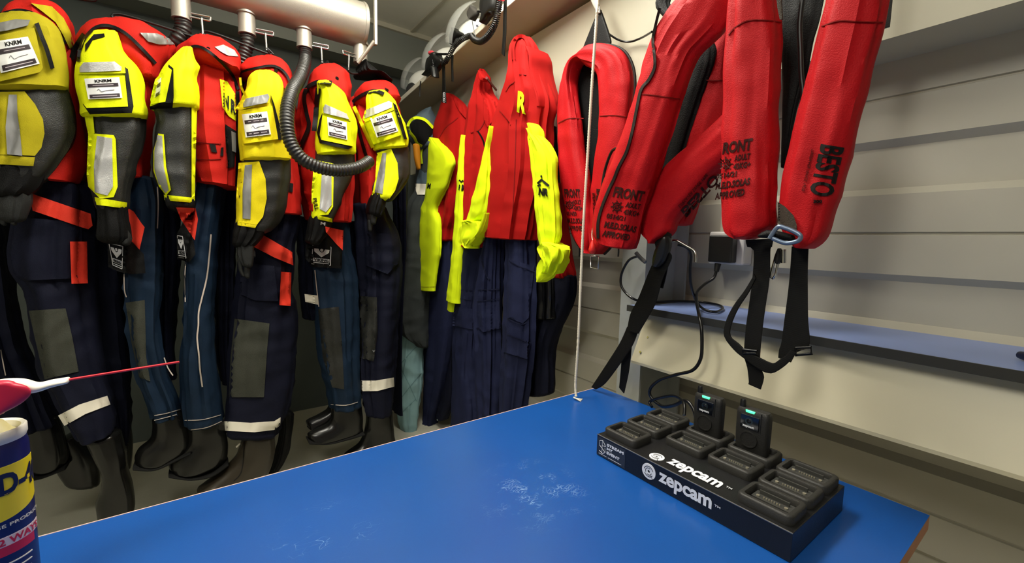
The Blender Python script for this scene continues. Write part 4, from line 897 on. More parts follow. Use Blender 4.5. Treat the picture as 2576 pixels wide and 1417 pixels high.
strip('cuff_seam', [s_], [(1030, 714), (1060, 722), (1096, 722)], 1.6, mat('yellow seam', (170, 176, 20), .8), s_, off=.002, thick=.002)
ptext('sleeve_lettering', 'M', [s_], (1074, 474), (1082, 476), (1076, 460), BINK, s_, off=.004, bold=.05)
wl('trouser_leg', [(1100, 596, 1148, 600), (1086, 660, 1145, 660), (1070, 720, 1145, 720), (1064, 780, 1142, 780), (1062, 860, 1138, 860), (1066, 950, 1125, 950), (1064, 1020, 1110, 1020), (1062, 1080, 1096, 1086)], NAVY2, t, 1.19, .05, 3)
wl('trouser_leg', [(1120, 600, 1150, 604), (1130, 760, 1155, 760), (1118, 900, 1148, 900), (1100, 1000, 1142, 1000), (1095, 1055, 1128, 1055)], NAVY, t, 1.23, .035, 4)
sn = onX(1101, 1056, 1.13); obj('snap_button', *tube_g([sn, sn+V((-.004, 0, 0))], .006, 12), STL, t)
# B
t = thing('crew_overall', onX(1175, 1085, 1.14), 'red and navy overall hanging by its knotted collar, narrow yellow sleeve, second of the overalls', 'overall', 'red and navy overalls on the right wall')
a = wl('torso', [(1209, 174, 1217, 174), (1202, 192, 1230, 194), (1196, 222, 1234, 224), (1186, 256, 1252, 252), (1178, 290, 1262, 290), (1170, 330, 1262, 330), (1166, 380, 1256, 380), (1166, 440, 1250, 440), (1164, 520, 1244, 520), (1162, 590, 1238, 590), (1165, 620, 1230, 622)], RED2, t, 1.13, .05, 5, fold=.020, kf=4.2, kv=.6, cap=(.3, .1), dome=True)
patch('collar', [a], [(1216, 246), (1240, 250), (1256, 262), (1258, 280), (1244, 300), (1226, 320), (1216, 300)], RED2, a, off=.012, thick=.01)
strip('collar_edge', [a], [(1184, 334), (1206, 326), (1222, 298)], 2.4, MATS['dark red seam2'], a)
strip('opening', [a], [(1202, 330), (1214, 350), (1220, 372)], 4, BLK, a)
kn = wl('collar_loop_knot', [(1206, 182, 1216, 178), (1204, 196, 1228, 194), (1208, 204, 1226, 204)], RED2, t, 1.09, .02, 6, fold=.004)
s_ = wl('sleeve', [(1166, 342, 1180, 342), (1158, 370, 1184, 360), (1153, 410, 1182, 410), (1149, 470, 1179, 470), (1146, 520, 1177, 520), (1141, 590, 1172, 590), (1132, 680, 1165, 680), (1123, 752, 1159, 766)], YEL2, t, 1.09, .03, 7, fold=.004, cap=.2)
wl('cuff', [(1128, 752, 1146, 760), (1126, 775, 1145, 788)], YEL2, t, 1.11, .02, 8, fold=.002, cap=.2)
ptext('sleeve_lettering', 'M', [s_], (1160, 480), (1173, 483), (1162, 464), BINK, s_, off=.004, bold=.05)
ptext('sleeve_lettering', 'R', [s_], (1153, 478), (1157, 480), (1155, 464), BINK, s_, off=.004, bold=.04)
strip('sleeve_emblem', [s_], [(1155, 453), (1160, 458), (1165, 454)], 4, BINK, s_, off=.004, sm=False)
l_ = wl('trouser_leg', [(1156, 600, 1236, 615), (1154, 660, 1225, 660), (1150, 720, 1215, 720), (1146, 790, 1208, 790), (1142, 850, 1204, 850), (1140, 950, 1200, 950), (1138, 1030, 1206, 1030), (1134, 1082, 1206, 1082)], NAVY2, t, 1.15, .05, 9)
patch('knee_pocket', [l_], [(1143, 770), (1190, 778), (1192, 830), (1138, 820)], NAVY2, l_, off=.008, thick=.008)
strip('seam', [l_], [(1158, 730), (1188, 732)], 2, STM, l_); strip('seam', [l_], [(1156, 752), (1190, 756)], 2, STM, l_)
hkm = mat('hook steel painted', (206, 200, 190), .4, metal=.4)
hk = thing('coat_hook', onX(1250, 230, 1.26), 'small angled steel coat hook holding the knotted red collar', 'hook')
obj('hook_arm', *join(bar(onX(1224, 196, 1.08), onX(1248, 226, 1.24), .006)), mat('hook dark red', (120, 30, 30), .5), hk)
obj('hook_plate', *join(box(1.258, onX(1248, 226, 1.26).y-.012, onX(1248, 226, 1.26).z-.05, 1.27, onX(1248, 226, 1.26).y+.012, onX(1248, 226, 1.26).z+.02)), hkm, hk, False)
# C
t = thing('crew_overall', onX(1275, 1070, 1.08), 'large red and navy overall with knotted yellow sleeves and yellow chest letter', 'overall', 'red and navy overalls on the right wall')
a = wl('torso', [(1296, 96, 1332, 94), (1288, 120, 1350, 116), (1285, 160, 1366, 160), (1282, 200, 1380, 196), (1270, 240, 1392, 238), (1257, 275, 1396, 272), (1244, 315, 1388, 312), (1238, 360, 1388, 360), (1240, 420, 1384, 420), (1236, 480, 1374, 480), (1230, 540, 1360, 540), (1226, 596, 1350, 604)], RED2, t, 1.10, .07, 10, fold=.024, kf=4.6, kv=.5, cap=(.3, .1), dome=True)
wl('hood_flap', [(1340, 128, 1360, 124), (1348, 150, 1372, 146), (1352, 180, 1374, 178), (1356, 215, 1384, 210), (1362, 250, 1398, 246), (1366, 280, 1396, 270)], RED2, t, 1.11, .06, 11, fold=.01)
strip('hood_edge', [a], [(1292, 150), (1290, 118), (1300, 94), (1318, 92), (1330, 112), (1338, 140), (1350, 165), (1372, 190)], 9, RED2, a, off=.012, thick=.014)
strip('seam', [a], [(1306, 187), (1324, 188)], 2, MATS['dark red seam2'], a)
strip('seam', [a], [(1272, 230), (1282, 214), (1296, 206)], 2, MATS['dark red seam2'], a)
strip('shoulder_seam', [a], [(1256, 278), (1272, 296), (1284, 314)], 2, MATS['dark red seam2'], a)
strip('front_fold', [a], [(1298, 300), (1295, 420), (1288, 560)], 2, MATS['dark red seam2'], a)
ptext('chest_letter', 'R', [a], (1300, 282), (1322, 288), (1303, 228), YEL2, a, off=.012, thick=.004, bold=.045)
s_ = wl('sleeve', [(1334, 330, 1342, 322), (1330, 350, 1372, 345), (1334, 390, 1398, 385), (1338, 430, 1404, 428), (1343, 480, 1407, 478), (1349, 540, 1411, 540), (1355, 590, 1412, 590), (1362, 622, 1408, 618)], YEL2, t, 1.03, .03, 12, fold=.010, kf=4)
wl('sleeve_shoulder', [(1333, 318, 1350, 308), (1330, 332, 1366, 320), (1332, 356, 1372, 350)], YEL2, t, 1.035, .03, 12, fold=.004)
wl('sleeve_knot', [(1372, 610, 1404, 612), (1360, 624, 1430, 622), (1366, 640, 1432, 644), (1374, 662, 1426, 668), (1370, 684, 1412, 690)], YEL2, t, 1.02, .045, 13, fold=.016, kf=4, kv=14)
wl('sleeve_end', [(1366, 650, 1400, 662), (1352, 668, 1398, 690), (1350, 694, 1384, 708), (1351, 708, 1376, 710)], YEL2, t, 1.015, .025, 14, fold=.008, kv=10, cap=.2)
ptext('sleeve_lettering', 'NR', [s_], (1354, 491), (1378, 494), (1356, 472), BINK, s_, off=.005, bold=.06)
strip('sleeve_emblem', [s_], [(1352, 462), (1362, 452), (1370, 459), (1381, 468)], 5.5, BINK, s_, off=.005, sm=False)
strip('sleeve_emblem', [s_], [(1352, 468), (1360, 464)], 4, BINK, s_, off=.005, sm=False)
patch('sleeve_emblem', [s_], [(1359, 443), (1362, 440), (1364, 444), (1362, 449)], BINK, s_, off=.005, g=3)
s2 = wl('sleeve', [(1244, 318, 1250, 322), (1238, 340, 1248, 350), (1226, 370, 1246, 380), (1212, 410, 1250, 415), (1202, 450, 1247, 450), (1192, 490, 1243, 495), (1184, 530, 1234, 535), (1176, 560, 1212, 566)], YEL2, t, 1.06, .035, 15, fold=.007)
wl('sleeve_knot', [(1170, 560, 1200, 552), (1158, 576, 1226, 560), (1156, 600, 1222, 590), (1164, 616, 1208, 612), (1180, 625, 1198, 624)], YEL2, t, 1.05, .04, 16, fold=.014, kf=4, kv=14)
wl('sleeve_end', [(1222, 540, 1240, 536), (1212, 560, 1236, 560), (1202, 585, 1228, 580), (1200, 598, 1212, 596)], YEL2, t, 1.04, .03, 17, fold=.006)
l1 = wl('trouser_leg', [(1228, 596, 1272, 596), (1214, 650, 1268, 640), (1206, 700, 1264, 700), (1196, 760, 1262, 760), (1196, 820, 1262, 820), (1200, 900, 1262, 900), (1200, 980, 1260, 980), (1205, 1062, 1258, 1062)], NAVY2, t, 1.13, .05, 18, fold=.018, kf=3, kv=.8)
l2 = wl('trouser_leg', [(1282, 572, 1346, 602), (1280, 640, 1348, 640), (1276, 720, 1350, 720), (1272, 800, 1348, 800), (1268, 880, 1344, 880), (1262, 960, 1336, 960), (1258, 1045, 1326, 1038)], NAVY2, t, 1.115, .05, 19, fold=.018, kf=3, kv=.8)
patch('pocket', [l2], [(1280, 652), (1344, 670), (1330, 800), (1315, 814), (1278, 800)], NAVY2, l2, off=.006, thick=.006)
strip('seam', [l2], [(1280, 656), (1300, 668), (1345, 684)], 2.5, STM, l2, off=.010); strip('seam', [l2], [(1276, 802), (1310, 816), (1328, 810)], 2.5, STM, l2, off=.010)
patch('pocket_flap', [l2], [(1276, 840), (1336, 862), (1326, 904), (1266, 886)], NAVY2, l2, off=.014, thick=.008)
strip('seam', [l2], [(1276, 842), (1336, 864)], 3, STM, l2, off=.018)
patch('knee_pocket', [l1], [(1200, 762), (1256, 758), (1260, 826), (1216, 836), (1198, 826)], NAVY2, l1, off=.008, thick=.008)
strip('seam', [l1], [(1200, 760), (1256, 752)], 2.5, STM, l1, off=.010); strip('seam', [l1], [(1202, 730), (1256, 728)], 2.5, STM, l1, off=.006)
strip('pocket_opening', [l1], [(1218, 610), (1212, 650), (1222, 690), (1232, 704)], 4, STM, l1, off=.005)
# D
t = thing('crew_overall', onX(1365, 990, 1.27), 'dark navy and red overall hung against the wall behind the knotted yellow sleeve', 'overall', 'red and navy overalls on the right wall')
wl('torso', [(1380, 460, 1404, 460), (1385, 520, 1416, 520), (1390, 580, 1426, 580), (1392, 640, 1440, 640), (1388, 694, 1448, 696)], RED2, t, 1.22, .05, 20)
wl('trouser_seat', [(1346, 690, 1448, 696), (1345, 740, 1448, 740), (1345, 790, 1432, 790), (1344, 830, 1414, 830), (1342, 880, 1400, 880), (1338, 940, 1398, 940), (1332, 992, 1395, 988)], NAVY, t, 1.22, .05, 21)
wl('black_bib', [(1352, 690, 1398, 690), (1352, 740, 1400, 740), (1352, 800, 1398, 800)], mat('glossy black pvc', (16, 16, 18), .25, wr=.6, wrs=20), t, 1.17, .03, 22)
wl('collar', [(1335, 300, 1400, 320), (1380, 360, 1402, 360), (1382, 420, 1404, 420), (1382, 470, 1404, 470)], BLK, t, 1.24, .03, 23)

# ================================================================== life vests
BIND = mat('black binding tape', (34, 28, 24), .6)
WEB = mat('black webbing', (14, 13, 10), .6)
nt = WEB.node_tree; wv = nt.nodes.new('ShaderNodeTexWave'); wv.bands_direction = 'Z'; wv.inputs['Scale'].default_value = 160
bp = nt.nodes.new('ShaderNodeBump'); bp.inputs['Strength'].default_value = .35; bp.inputs['Distance'].default_value = .001
tc = nt.nodes.new('ShaderNodeTexCoord'); nt.links.new(tc.outputs['Object'], wv.inputs['Vector']); nt.links.new(wv.outputs['Fac'], bp.inputs['Height']); nt.links.new(bp.outputs[0], nt.nodes['Principled BSDF'].inputs['Normal'])
INKV = mat('vest print', (58, 16, 12), .6)
def lobe(name, rows, par, X, d=.042, seed=0, m=None, binding='', bo=0, **k):
    o = loft(name, rows, ('X', X), d, m or VRED, par, fold=k.pop('fold', .006), kf=2.2, kv=3, crease=k.pop('crease', .0025), seed=seed, e=.8, cap=k.pop('cap', .15))
    for sd in binding:
        i = 0 if sd == 'l' else 2
        pts = [onX(r[i], r[i+1], X+(r[5] if len(r) > 5 else 0)) for r in rows]
        tube('binding', pts, .0045, BIND, o, n=8, step=.02)
    return o
def web(name, rows, par, X, m=None, d=.0022): return loft(name, rows, ('X', X), d, m or WEB, par, fold=0, crease=0, e=.35, n=20, cap=0, step=.012)
def vprint(tg, par, x, y, w, hh, sk=(0, 0), cut=None, no='0514/21'):
    """printed front block: x, y = top-left of the big word, w = its width, hh = its height; sk = rise of x and y per unit along the line"""
    ux, uy = w, w*sk[1]; vx, vy = sk[0], 1
    def T(s, u, v, wd, h_, b=.03):
        bl = (x+u*ux+v*hh*vx, y+u*uy+v*hh*vy); br = (bl[0]+wd*ux, bl[1]+wd*uy); tl = (bl[0]-h_*hh*vx, bl[1]-h_*hh*vy)
        ptext('print', s, tg, bl, br, tl, INKV, par, off=.002, thick=.0015, bold=b)
    if cut != 'F': T('FRONT', 0, 1, 1, 1, .045)
    else: T('RONT', .1, 1, .9, 1, .045)
    T('ADULT', .5, 1.75, .48, .5); T('43KG+', .5, 2.45, .52, .5)
    T(no, .0, 3.05, .62, .45); T('M.E.D.SOLAS', .02, 3.95, 1.05, .6, .04); T('APPROVED', .04, 4.8, .9, .6, .04)
    c = (x+.24*ux+1.85*hh*vx, y+.24*uy+1.85*hh*vy); R_ = hh*.62
    pts = [(c[0]+R_*.62*math.cos(a*math.pi/8), c[1]+R_*.62*math.sin(a*math.pi/8)) for a in range(17)]
    strip('print_wheel', tg, pts, max(1.4, R_*.16), INKV, par, off=.002, thick=.0015, sm=False)
    for a in range(8): strip('print_wheel', tg, [(c[0]+R_*.15*math.cos(a*math.pi/4), c[1]+R_*.15*math.sin(a*math.pi/4)), (c[0]+R_*math.cos(a*math.pi/4), c[1]+R_*math.sin(a*math.pi/4))], max(1.2, R_*.13), INKV, par, off=.002, thick=.0015, sm=False)
GV = 'red inflatable life vests on the right wall'
# V1
t = thing('life_vest', onX(1500, 640, 1.14), 'complete horseshoe-shaped red life vest hanging behind the cream cord', 'life vest', GV)
b1 = lobe('left_lobe', [(1470, 634, 1500, 640), (1448, 606, 1498, 612), (1432, 560, 1494, 565), (1420, 510, 1489, 515), (1412, 450, 1484, 455), (1406, 380, 1472, 380), (1403, 300, 1464, 300), (1408, 240, 1458, 240), (1418, 195, 1455, 195), (1438, 155, 1458, 165), (1466, 128, 1468, 162), (1500, 114, 1482, 168), (1538, 114, 1496, 176), (1572, 130, 1506, 190), (1592, 165, 1509, 215), (1598, 210, 1510, 245), (1594, 280, 1510, 285), (1588, 340, 1506, 345), (1582, 400, 1498, 405), (1575, 460, 1490, 465), (1566, 520, 1487, 525), (1554, 580, 1486, 585), (1538, 620, 1489, 620), (1520, 640, 1496, 638)], t, 1.13, .036, 1, binding='l')
strip('seam', [b1], [(1404, 310), (1430, 298), (1468, 298)], 2, MATS['dark red seam'], b1)
strip('seam', [b1], [(1508, 292), (1545, 290), (1585, 296)], 2, MATS['dark red seam'], b1)
obj('harness_back', *join(*[(lambda P_: ([V(p) for p in P_]+[V(p)+V((.012, 0, 0)) for p in P_], [list(range(len(P_))), [i+len(P_) for i in range(len(P_))][::-1]]+[[i, (i+1) % len(P_), (i+1) % len(P_)+len(P_), i+len(P_)] for i in range(len(P_))]))([onX(x, y, 1.165) for x, y in ((1450, 160), (1500, 165), (1520, 220), (1520, 420), (1500, 600), (1488, 600), (1475, 430), (1458, 300))])]), BLK, t, False)
web('shoulder_strap', [(1508, 24, 1512, 24), (1492, 60, 1534, 90), (1478, 95, 1536, 112), (1462, 135, 1520, 125)], t, 1.16, BLK, .006)
vprint([b1], b1, 1418, 475, 40, 22, (.12, 0.02), cut=None, no='0514/20')
ptext('print_side', 'LIFESAVER SINCE 1920', [b1], (1490, 486), (1492, 556), (1497, 486), INKV, b1, off=.004, thick=.002, bold=0)
ptext('print_side', 'BESTO', [b1], (1500, 475), (1498, 560), (1522, 478), INKV, b1, off=.004, thick=.002, bold=.04)
for x in (1458, 1556): tube('drain_tab', [onX(x, 622, 1.12), onX(x, 634, 1.12), onX(x-1, 646, 1.12)], .0028, BLKP, t, n=8)
wr = []
for pts in ([(1486, 645), (1486, 674), (1505, 676), (1506, 645), (1486, 645)],): wr = tube_g([onX(x, y, 1.12) for x, y in pts], .003, 8)
obj('belt_loop', *wr, STL, t)
hd = thing('pull_handle', onX(1489, 636, 1.05), 'small red teardrop pull handle on a cord at the bottom of the horseshoe life vest', 'handle')
c_ = onX(1490, 625, 1.07); obj('knob', *lathe([(.002, .028), (.006, .020), (.010, .008), (.0125, -.004), (.011, -.014), (.006, -.019), (.001, -.020)], c_), mat('handle red', (214, 40, 36), .35), hd)
tube('cord', [onX(1493, 560, 1.078), onX(1489, 590, 1.074), c_+V((0, 0, .027))], .0016, ROPE, hd, n=6)
# hook bracket for V1
hb = thing('hanging_hook', onX(1500, 30, 1.15), 'steel hook strip bent down from the helmet shelf above the horseshoe life vest', 'hook')
o = web('hook_strip', [(1470, -40, 1484, -42), (1482, -10, 1497, -12), (1494, 18, 1508, 12), (1504, 34, 1510, 32)], hb, 1.15, ALU, .003)
# V2
t = thing('life_vest', onX(1600, 630, 1.0), 'large red life vest with black zip piping, slanting, its crossed lobes tapering to the left', 'life vest', GV)
b2 = lobe('left_lobe', [(1512, 612, 1600, 628), (1496, 592, 1608, 606), (1494, 560, 1612, 576), (1502, 520, 1622, 536), (1516, 475, 1638, 488), (1536, 425, 1655, 440), (1558, 370, 1676, 385), (1580, 310, 1698, 322), (1598, 250, 1716, 258), (1612, 200, 1734, 206), (1632, 140, 1762, 142), (1650, 90, 1792, 112), (1672, 48, 1826, 80), (1700, 10, 1852, 40), (1740, -20, 1880, -10)], t, .985, .045, 2, binding='l', fold=.009)
strip('seam', [b2], [(1610, 236), (1650, 240), (1712, 250)], 2.4, MATS['dark red seam'], b2)
strip('zip', [b2], [(1660, 20), (1650, 60), (1642, 100), (1646, 140), (1646, 170), (1632, 200), (1612, 226), (1600, 280), (1590, 330), (1576, 380), (1556, 420), (1544, 450), (1532, 475), (1514, 520), (1504, 560), (1504, 600)], 7, BIND, b2, off=.006, thick=.008)
vprint([b2], b2, 1548, 469, 76, 26, (-.30, .17))
b3 = lobe('crossed_lobe', [(1640, 612, 1662, 614), (1622, 596, 1684, 598), (1604, 568, 1698, 582), (1600, 540, 1704, 560), (1618, 500, 1722, 536), (1646, 456, 1748, 506), (1688, 412, 1776, 472), (1730, 374, 1800, 444), (1772, 336, 1824, 424), (1812, 300, 1850, 400), (1850, 262, 1880, 370)], t, 1.05, .038, 3)
b4 = lobe('rear_lobe', [(1700, 570, 1740, 560), (1692, 500, 1765, 505), (1698, 430, 1785, 435), (1704, 360, 1810, 365), (1716, 300, 1830, 300), (1730, 240, 1845, 240), (1745, 180, 1850, 180), (1770, 110, 1860, 110), (1800, 50, 1870, 50)], t, 1.12, .035, 4)
strip('seam', [b4], [(1735, 198), (1780, 202), (1822, 202)], 2, MATS['dark red seam'], b4)
ptext('print_side', 'LIFESAVER SINCE 1920', [b3, b4], (1706, 518), (1776, 436), (1712, 524), INKV, b3, off=.004, thick=.002, bold=0)
ptext('print_side', 'BESTO', [b3, b4], (1712, 530), (1796, 436), (1728, 548), INKV, b3, off=.004, thick=.002, bold=.03)
# black harness of V2
hv = loft('harness', [(1660, -20, 1700, -20), (1650, 20, 1690, 20), (1700, 80, 1790, 100), (1720, 160, 1800, 150), (1690, 260, 1770, 240), (1670, 340, 1740, 330), (1650, 430, 1710, 430), (1640, 500, 1690, 510)], ('X', 1.09), .01, BLK, t, fold=.004)
web('side_strap', [(1640, 560, 1690, 590), (1645, 600, 1684, 630), (1650, 640, 1690, 650), (1630, 690, 1668, 700), (1606, 750, 1650, 762), (1586, 790, 1630, 800), (1578, 830, 1606, 840)], t, 1.035)
web('strap_tail', [(1578, 822, 1606, 832), (1560, 862, 1590, 872), (1530, 910, 1556, 922), (1504, 950, 1522, 966), (1488, 974, 1500, 980)], t, 1.045)
web('strap_tail', [(1574, 850, 1590, 850), (1566, 880, 1588, 885), (1562, 930, 1582, 935), (1558, 975, 1570, 990)], t, 1.065)
bz = loft('buckle_block', [(1668, 600, 1690, 596), (1650, 625, 1690, 622), (1640, 650, 1680, 655), (1640, 664, 1668, 670)], ('X', 1.03), .018, BLKP, t, fold=.003, crease=.004)
web('adjuster_strap', [(1664, 660, 1682, 664), (1660, 690, 1676, 694), (1656, 722, 1668, 726)], t, 1.05)
cb = thing('carabiner', onX(1590, 600, 1.0), 'small steel carabiner clip beside the tip of the slanting life vest', 'carabiner')
obj('ring', *tube_g([tuple(onX(x, y, 1.02)) for x, y in ((1590, 570), (1580, 588), (1590, 602), (1597, 588), (1598, 572), (1590, 570))], .0026, 8), STL, cb)
tube('side_toggle', [onX(1600, 636, 1.06), onX(1612, 650, 1.06), onX(1624, 660, 1.06)], .006, mat('grey toggle', (96, 98, 98), .4), t, n=10)
tube('bent_wire_handle', [onX(1690, 607, 1.06), onX(1702, 606, 1.06), onX(1724, 618, 1.06), onX(1748, 634, 1.06), onX(1750, 660, 1.06)], .004, STL, t, n=8)
tube('vest_strap_loop', [onX(1560, 372, 1.0), onX(1540, 380, 1.04), onX(1524, 420, 1.06), onX(1516, 460, 1.06), (onX(1510, 520, 1.06))], .0045, BIND, t, n=6)
wc = tube('wall_cable', [onX(1512, 70, 1.20), onX(1538, 90, 1.22), onX(1560, 102, 1.24), onX(1585, 105, 1.25), onX(1612, 96, 1.24), onX(1640, 80, 1.18)], .0035, CAB); tag(wc, 'thin black cable sagging on the cream wall between the two hung life vests', 'cable')
# V3
t = thing('life_vest', onX(1990, 625, .97), 'red life vest nearest the camera with two wide lobes, blue-grey buckle and long black straps', 'life vest', GV)
b5 = lobe('left_lobe', [(1852, 604, 1925, 590), (1832, 590, 1948, 575), (1824, 565, 1956, 560), (1820, 520, 1957, 520), (1818, 460, 1958, 460), (1818, 380, 1959, 380), (1822, 300, 1961, 300), (1826, 220, 1965, 220), (1826, 140, 1968, 140), (1830, 70, 1968, 60), (1836, 10, 1966, 0), (1842, -40, 1962, -50)], t, .955, .046, 5, fold=.006)
strip('seam', [b5], [(1832, 88), (1850, 68), (1880, 52), (1920, 50), (1966, 56)], 2.6, MATS['dark red seam'], b5)
vprint([b5], b5, 1812, 360, 82, 30, (-.12, -.16), cut='F')
b6 = lobe('right_lobe', [(2000, 620, 2050, 628), (1978, 600, 2078, 604), (1966, 570, 2094, 572), (1962, 530, 2106, 530), (1968, 480, 2122, 480), (1980, 420, 2140, 420), (1995, 350, 2158, 350), (2010, 290, 2174, 290), (2028, 220, 2194, 220), (2046, 150, 2208, 150), (2062, 90, 2222, 90), (2078, 30, 2234, 30), (2094, -40, 2246, -40)], t, .962, .044, 6, fold=.005)
strip('seam', [b6], [(2066, 66), (2110, 52), (2160, 54), (2222, 56)], 2.6, MATS['dark red seam'], b6)
ptext('print_besto', 'BESTO', [b6], (2064, 362), (2034, 488), (2125, 372), BINK, b6, off=.002, thick=.0015, bold=.03)
ptext('print_line', 'LIFESAVER SINCE 1920', [b6], (2041, 376), (2016, 480), (2048, 378), INKV, b6, off=.004, thick=.002, bold=0)
ptext('print_number', '300', [b6], (2046, 511), (2068, 511), (2046, 503), BINK, b6, off=.004, thick=.002, bold=.05)
patch('harness_tab', [b6], [(1956, 508), (1975, 520), (1996, 542), (2004, 565), (2004, 588), (1978, 574), (1956, 562)], mat('taupe webbing', (66, 58, 50), .7, fine=.5), b6, off=.008, thick=.006)
bk = tube('buckle_frame', [onX(x, y, .90) for x, y in ((1936, 600), (1956, 572), (1975, 574), (2000, 584), (2014, 594), (2008, 606), (1984, 612), (1968, 610), (1944, 600))], .0042, mat('blue grey anodised metal', (112, 128, 152), .35, metal=.5), t, n=10, step=.004)
loft('buckle_strap', [(1908, 590, 1920, 600), (1930, 578, 1950, 602), (1962, 582, 1972, 606), (1992, 590, 1996, 606)], ('X', .915), .010, BLK, t, fold=.001)
web('left_strap', [(1876, 604, 1946, 600), (1880, 622, 1942, 622), (1896, 630, 1938, 628), (1893, 700, 1936, 700), (1884, 770, 1926, 770), (1876, 830, 1918, 830), (1872, 892, 1912, 900), (1880, 925, 1916, 930), (1884, 960, 1922, 950), (1882, 966, 1914, 980)], t, .955)
web('right_strap', [(1992, 620, 2034, 624), (1988, 680, 2032, 680), (1982, 740, 2032, 740), (1974, 800, 2033, 805), (1966, 860, 2036, 870), (1960, 880, 2006, 886), (1958, 900, 1990, 912)], t, .965)
web('crossing_strap', [(1898, 690, 1902, 700), (1874, 730, 1884, 736), (1845, 770, 1858, 776), (1826, 810, 1840, 818), (1822, 846, 1838, 846), (1846, 880, 1858, 864), (1872, 902, 1880, 884), (1910, 930, 1916, 902), (1940, 940, 1944, 914), (1968, 926, 1962, 904), (1990, 906, 1978, 894), (2004, 888, 1990, 880)], t, .945)
for q, X in (([(1870, 880), (1904, 884), (1904, 890), (1870, 890)], .945), ([(2002, 876), (2040, 874), (2042, 890), (2002, 894)], .955)):
    P_ = [onX(x, y, X) for x, y in q]; obj('strap_slide', *tube_g(P_+[P_[0]], .0032, 8), mat('black slide', (30, 30, 30), .25, metal=.6), t)
wb = loft('rear_harness', [(1962, -30, 2080, -30), (1964, 40, 2064, 40), (1966, 100, 2046, 100), (1966, 180, 2030, 180), (1968, 240, 2012, 240), (1966, 320, 1994, 320), (1964, 420, 1980, 420)], ('X', 1.05), .008, BLK, t, fold=.004)
tube('harness_cable', [onX(2020, -10, 1.0), onX(2012, 60, 1.0), onX(2014, 130, 1.0), onX(2016, 190, 1.0), onX(2020, 240, 1.0), onX(2008, 300, 1.0), onX(1996, 350, 1.0)], .005, BLKP, t, n=8)
web('taupe_strap', [(1952, -20, 1966, -20), (1956, 20, 1968, 20), (1962, 50, 1970, 50)], t, .91, MATS['taupe webbing'])
cb = thing('carabiner', onX(1950, 690, .97), 'chrome carabiner and clip hanging between the black straps of the nearest life vest', 'carabiner')
obj('ring', *tube_g([tuple(onX(x, y, .97)) for x, y in ((1950, 652), (1942, 680), (1938, 698), (1944, 702), (1952, 690), (1957, 664), (1950, 652))], .0028, 8), STL, cb)
obj('clip_body', *loft_g([(1956, 626, 1966, 626), (1950, 640, 1968, 640), (1946, 656, 1966, 656), (1952, 664, 1962, 664)], ('X', .97), .008, fold=0), BLKP, cb)
obj('bolt', *tube_g([onX(1971, 628, .975), onX(1971, 662, .975)], .005, 10), STL, cb)
# rail that the vests hang from, fixed to the boxed wall panel
rl = thing('hanging_rail', (1.1, .4, H+.78), 'black steel rail above the life vests, mostly above the frame', 'rail')
obj('rail_bar', *bar((1.08, .1, H+.80), (1.08, .85, H+.80), .012, 14), BLKP, rl)
for y in (.15, .8): obj('rail_arm', *bar((1.08, y, H+.80), (1.272, y, H+.80), .010, 10), BLKP, rl)
for y in (.27, .44, .52): obj('rail_strap', *box(1.066, y, H+.42, 1.07, y+.03, H+.82), WEB, rl, False)

# ================================================================== helmets on the shelf
VIS = mat('clear visor', (235, 238, 236), .10, alpha=.20, spec=.8)
HSH = mat('white helmet shell', (232, 232, 226), .3, coat=.3)
def ell(c, a, b_, h_, t0=0, t1=90, n=28, m=12, p0=0, p1=360):
    vs = []; fs = []
    for i in range(m+1):
        t_ = math.radians(t0+(t1-t0)*i/m)
        for k in range(n+1):
            p_ = math.radians(p0+(p1-p0)*k/n); vs.append((a*math.cos(t_)*math.cos(p_), b_*math.cos(t_)*math.sin(p_), h_*math.sin(t_)))
    for i in range(m):
        for k in range(n): q = i*(n+1)+k; fs.append([q, q+1, q+n+2, q+n+1])
    return vs, fs
def helmet(pos, yaw, lab, s=1., visor=1, tilt=28):
    t = thing('rescue_helmet', pos, lab, 'helmet', 'white helmets on the shelf')
    R_ = Matrix.Rotation(yaw, 3, 'Z'); P = V(pos)
    def X_(g): return [P+R_@(V(v)*s) for v in g[0]], g[1]
    obj('shell', *X_((lambda g: ([V(v)+V((0, 0, .05)) for v in g[0]], g[1]))(ell(None, .135, .105, .115, -28, 90))), HSH, t)
    obj('rim', *X_(tube_g([(.122*math.cos(a*math.pi/16), .096*math.sin(a*math.pi/16), .0) for a in range(33)], .006, 8)), BLKP, t)
    for sy in (-1, 1): obj('ear_cup', *X_(tube_g([(.045, sy*.080, .008), (.045, sy*.106, .008), (.045, sy*.118, .010)], [.044, .044, .032], 20)), mat('ear cup black', (34, 35, 36), .4), t)
    if visor:
        g = ell(None, .215, .150, .20, -30, 52, p0=-70, p1=70, m=10); M_ = Matrix.Rotation(-math.radians(tilt), 3, 'Y')
        ob = obj('visor', *X_(([M_@V(v)+V((-.01, 0, .06)) for v in g[0]], g[1])), VIS, t)
        so_ = ob.modifiers.new('thickness', 'SOLIDIFY'); so_.thickness = .002
    return t
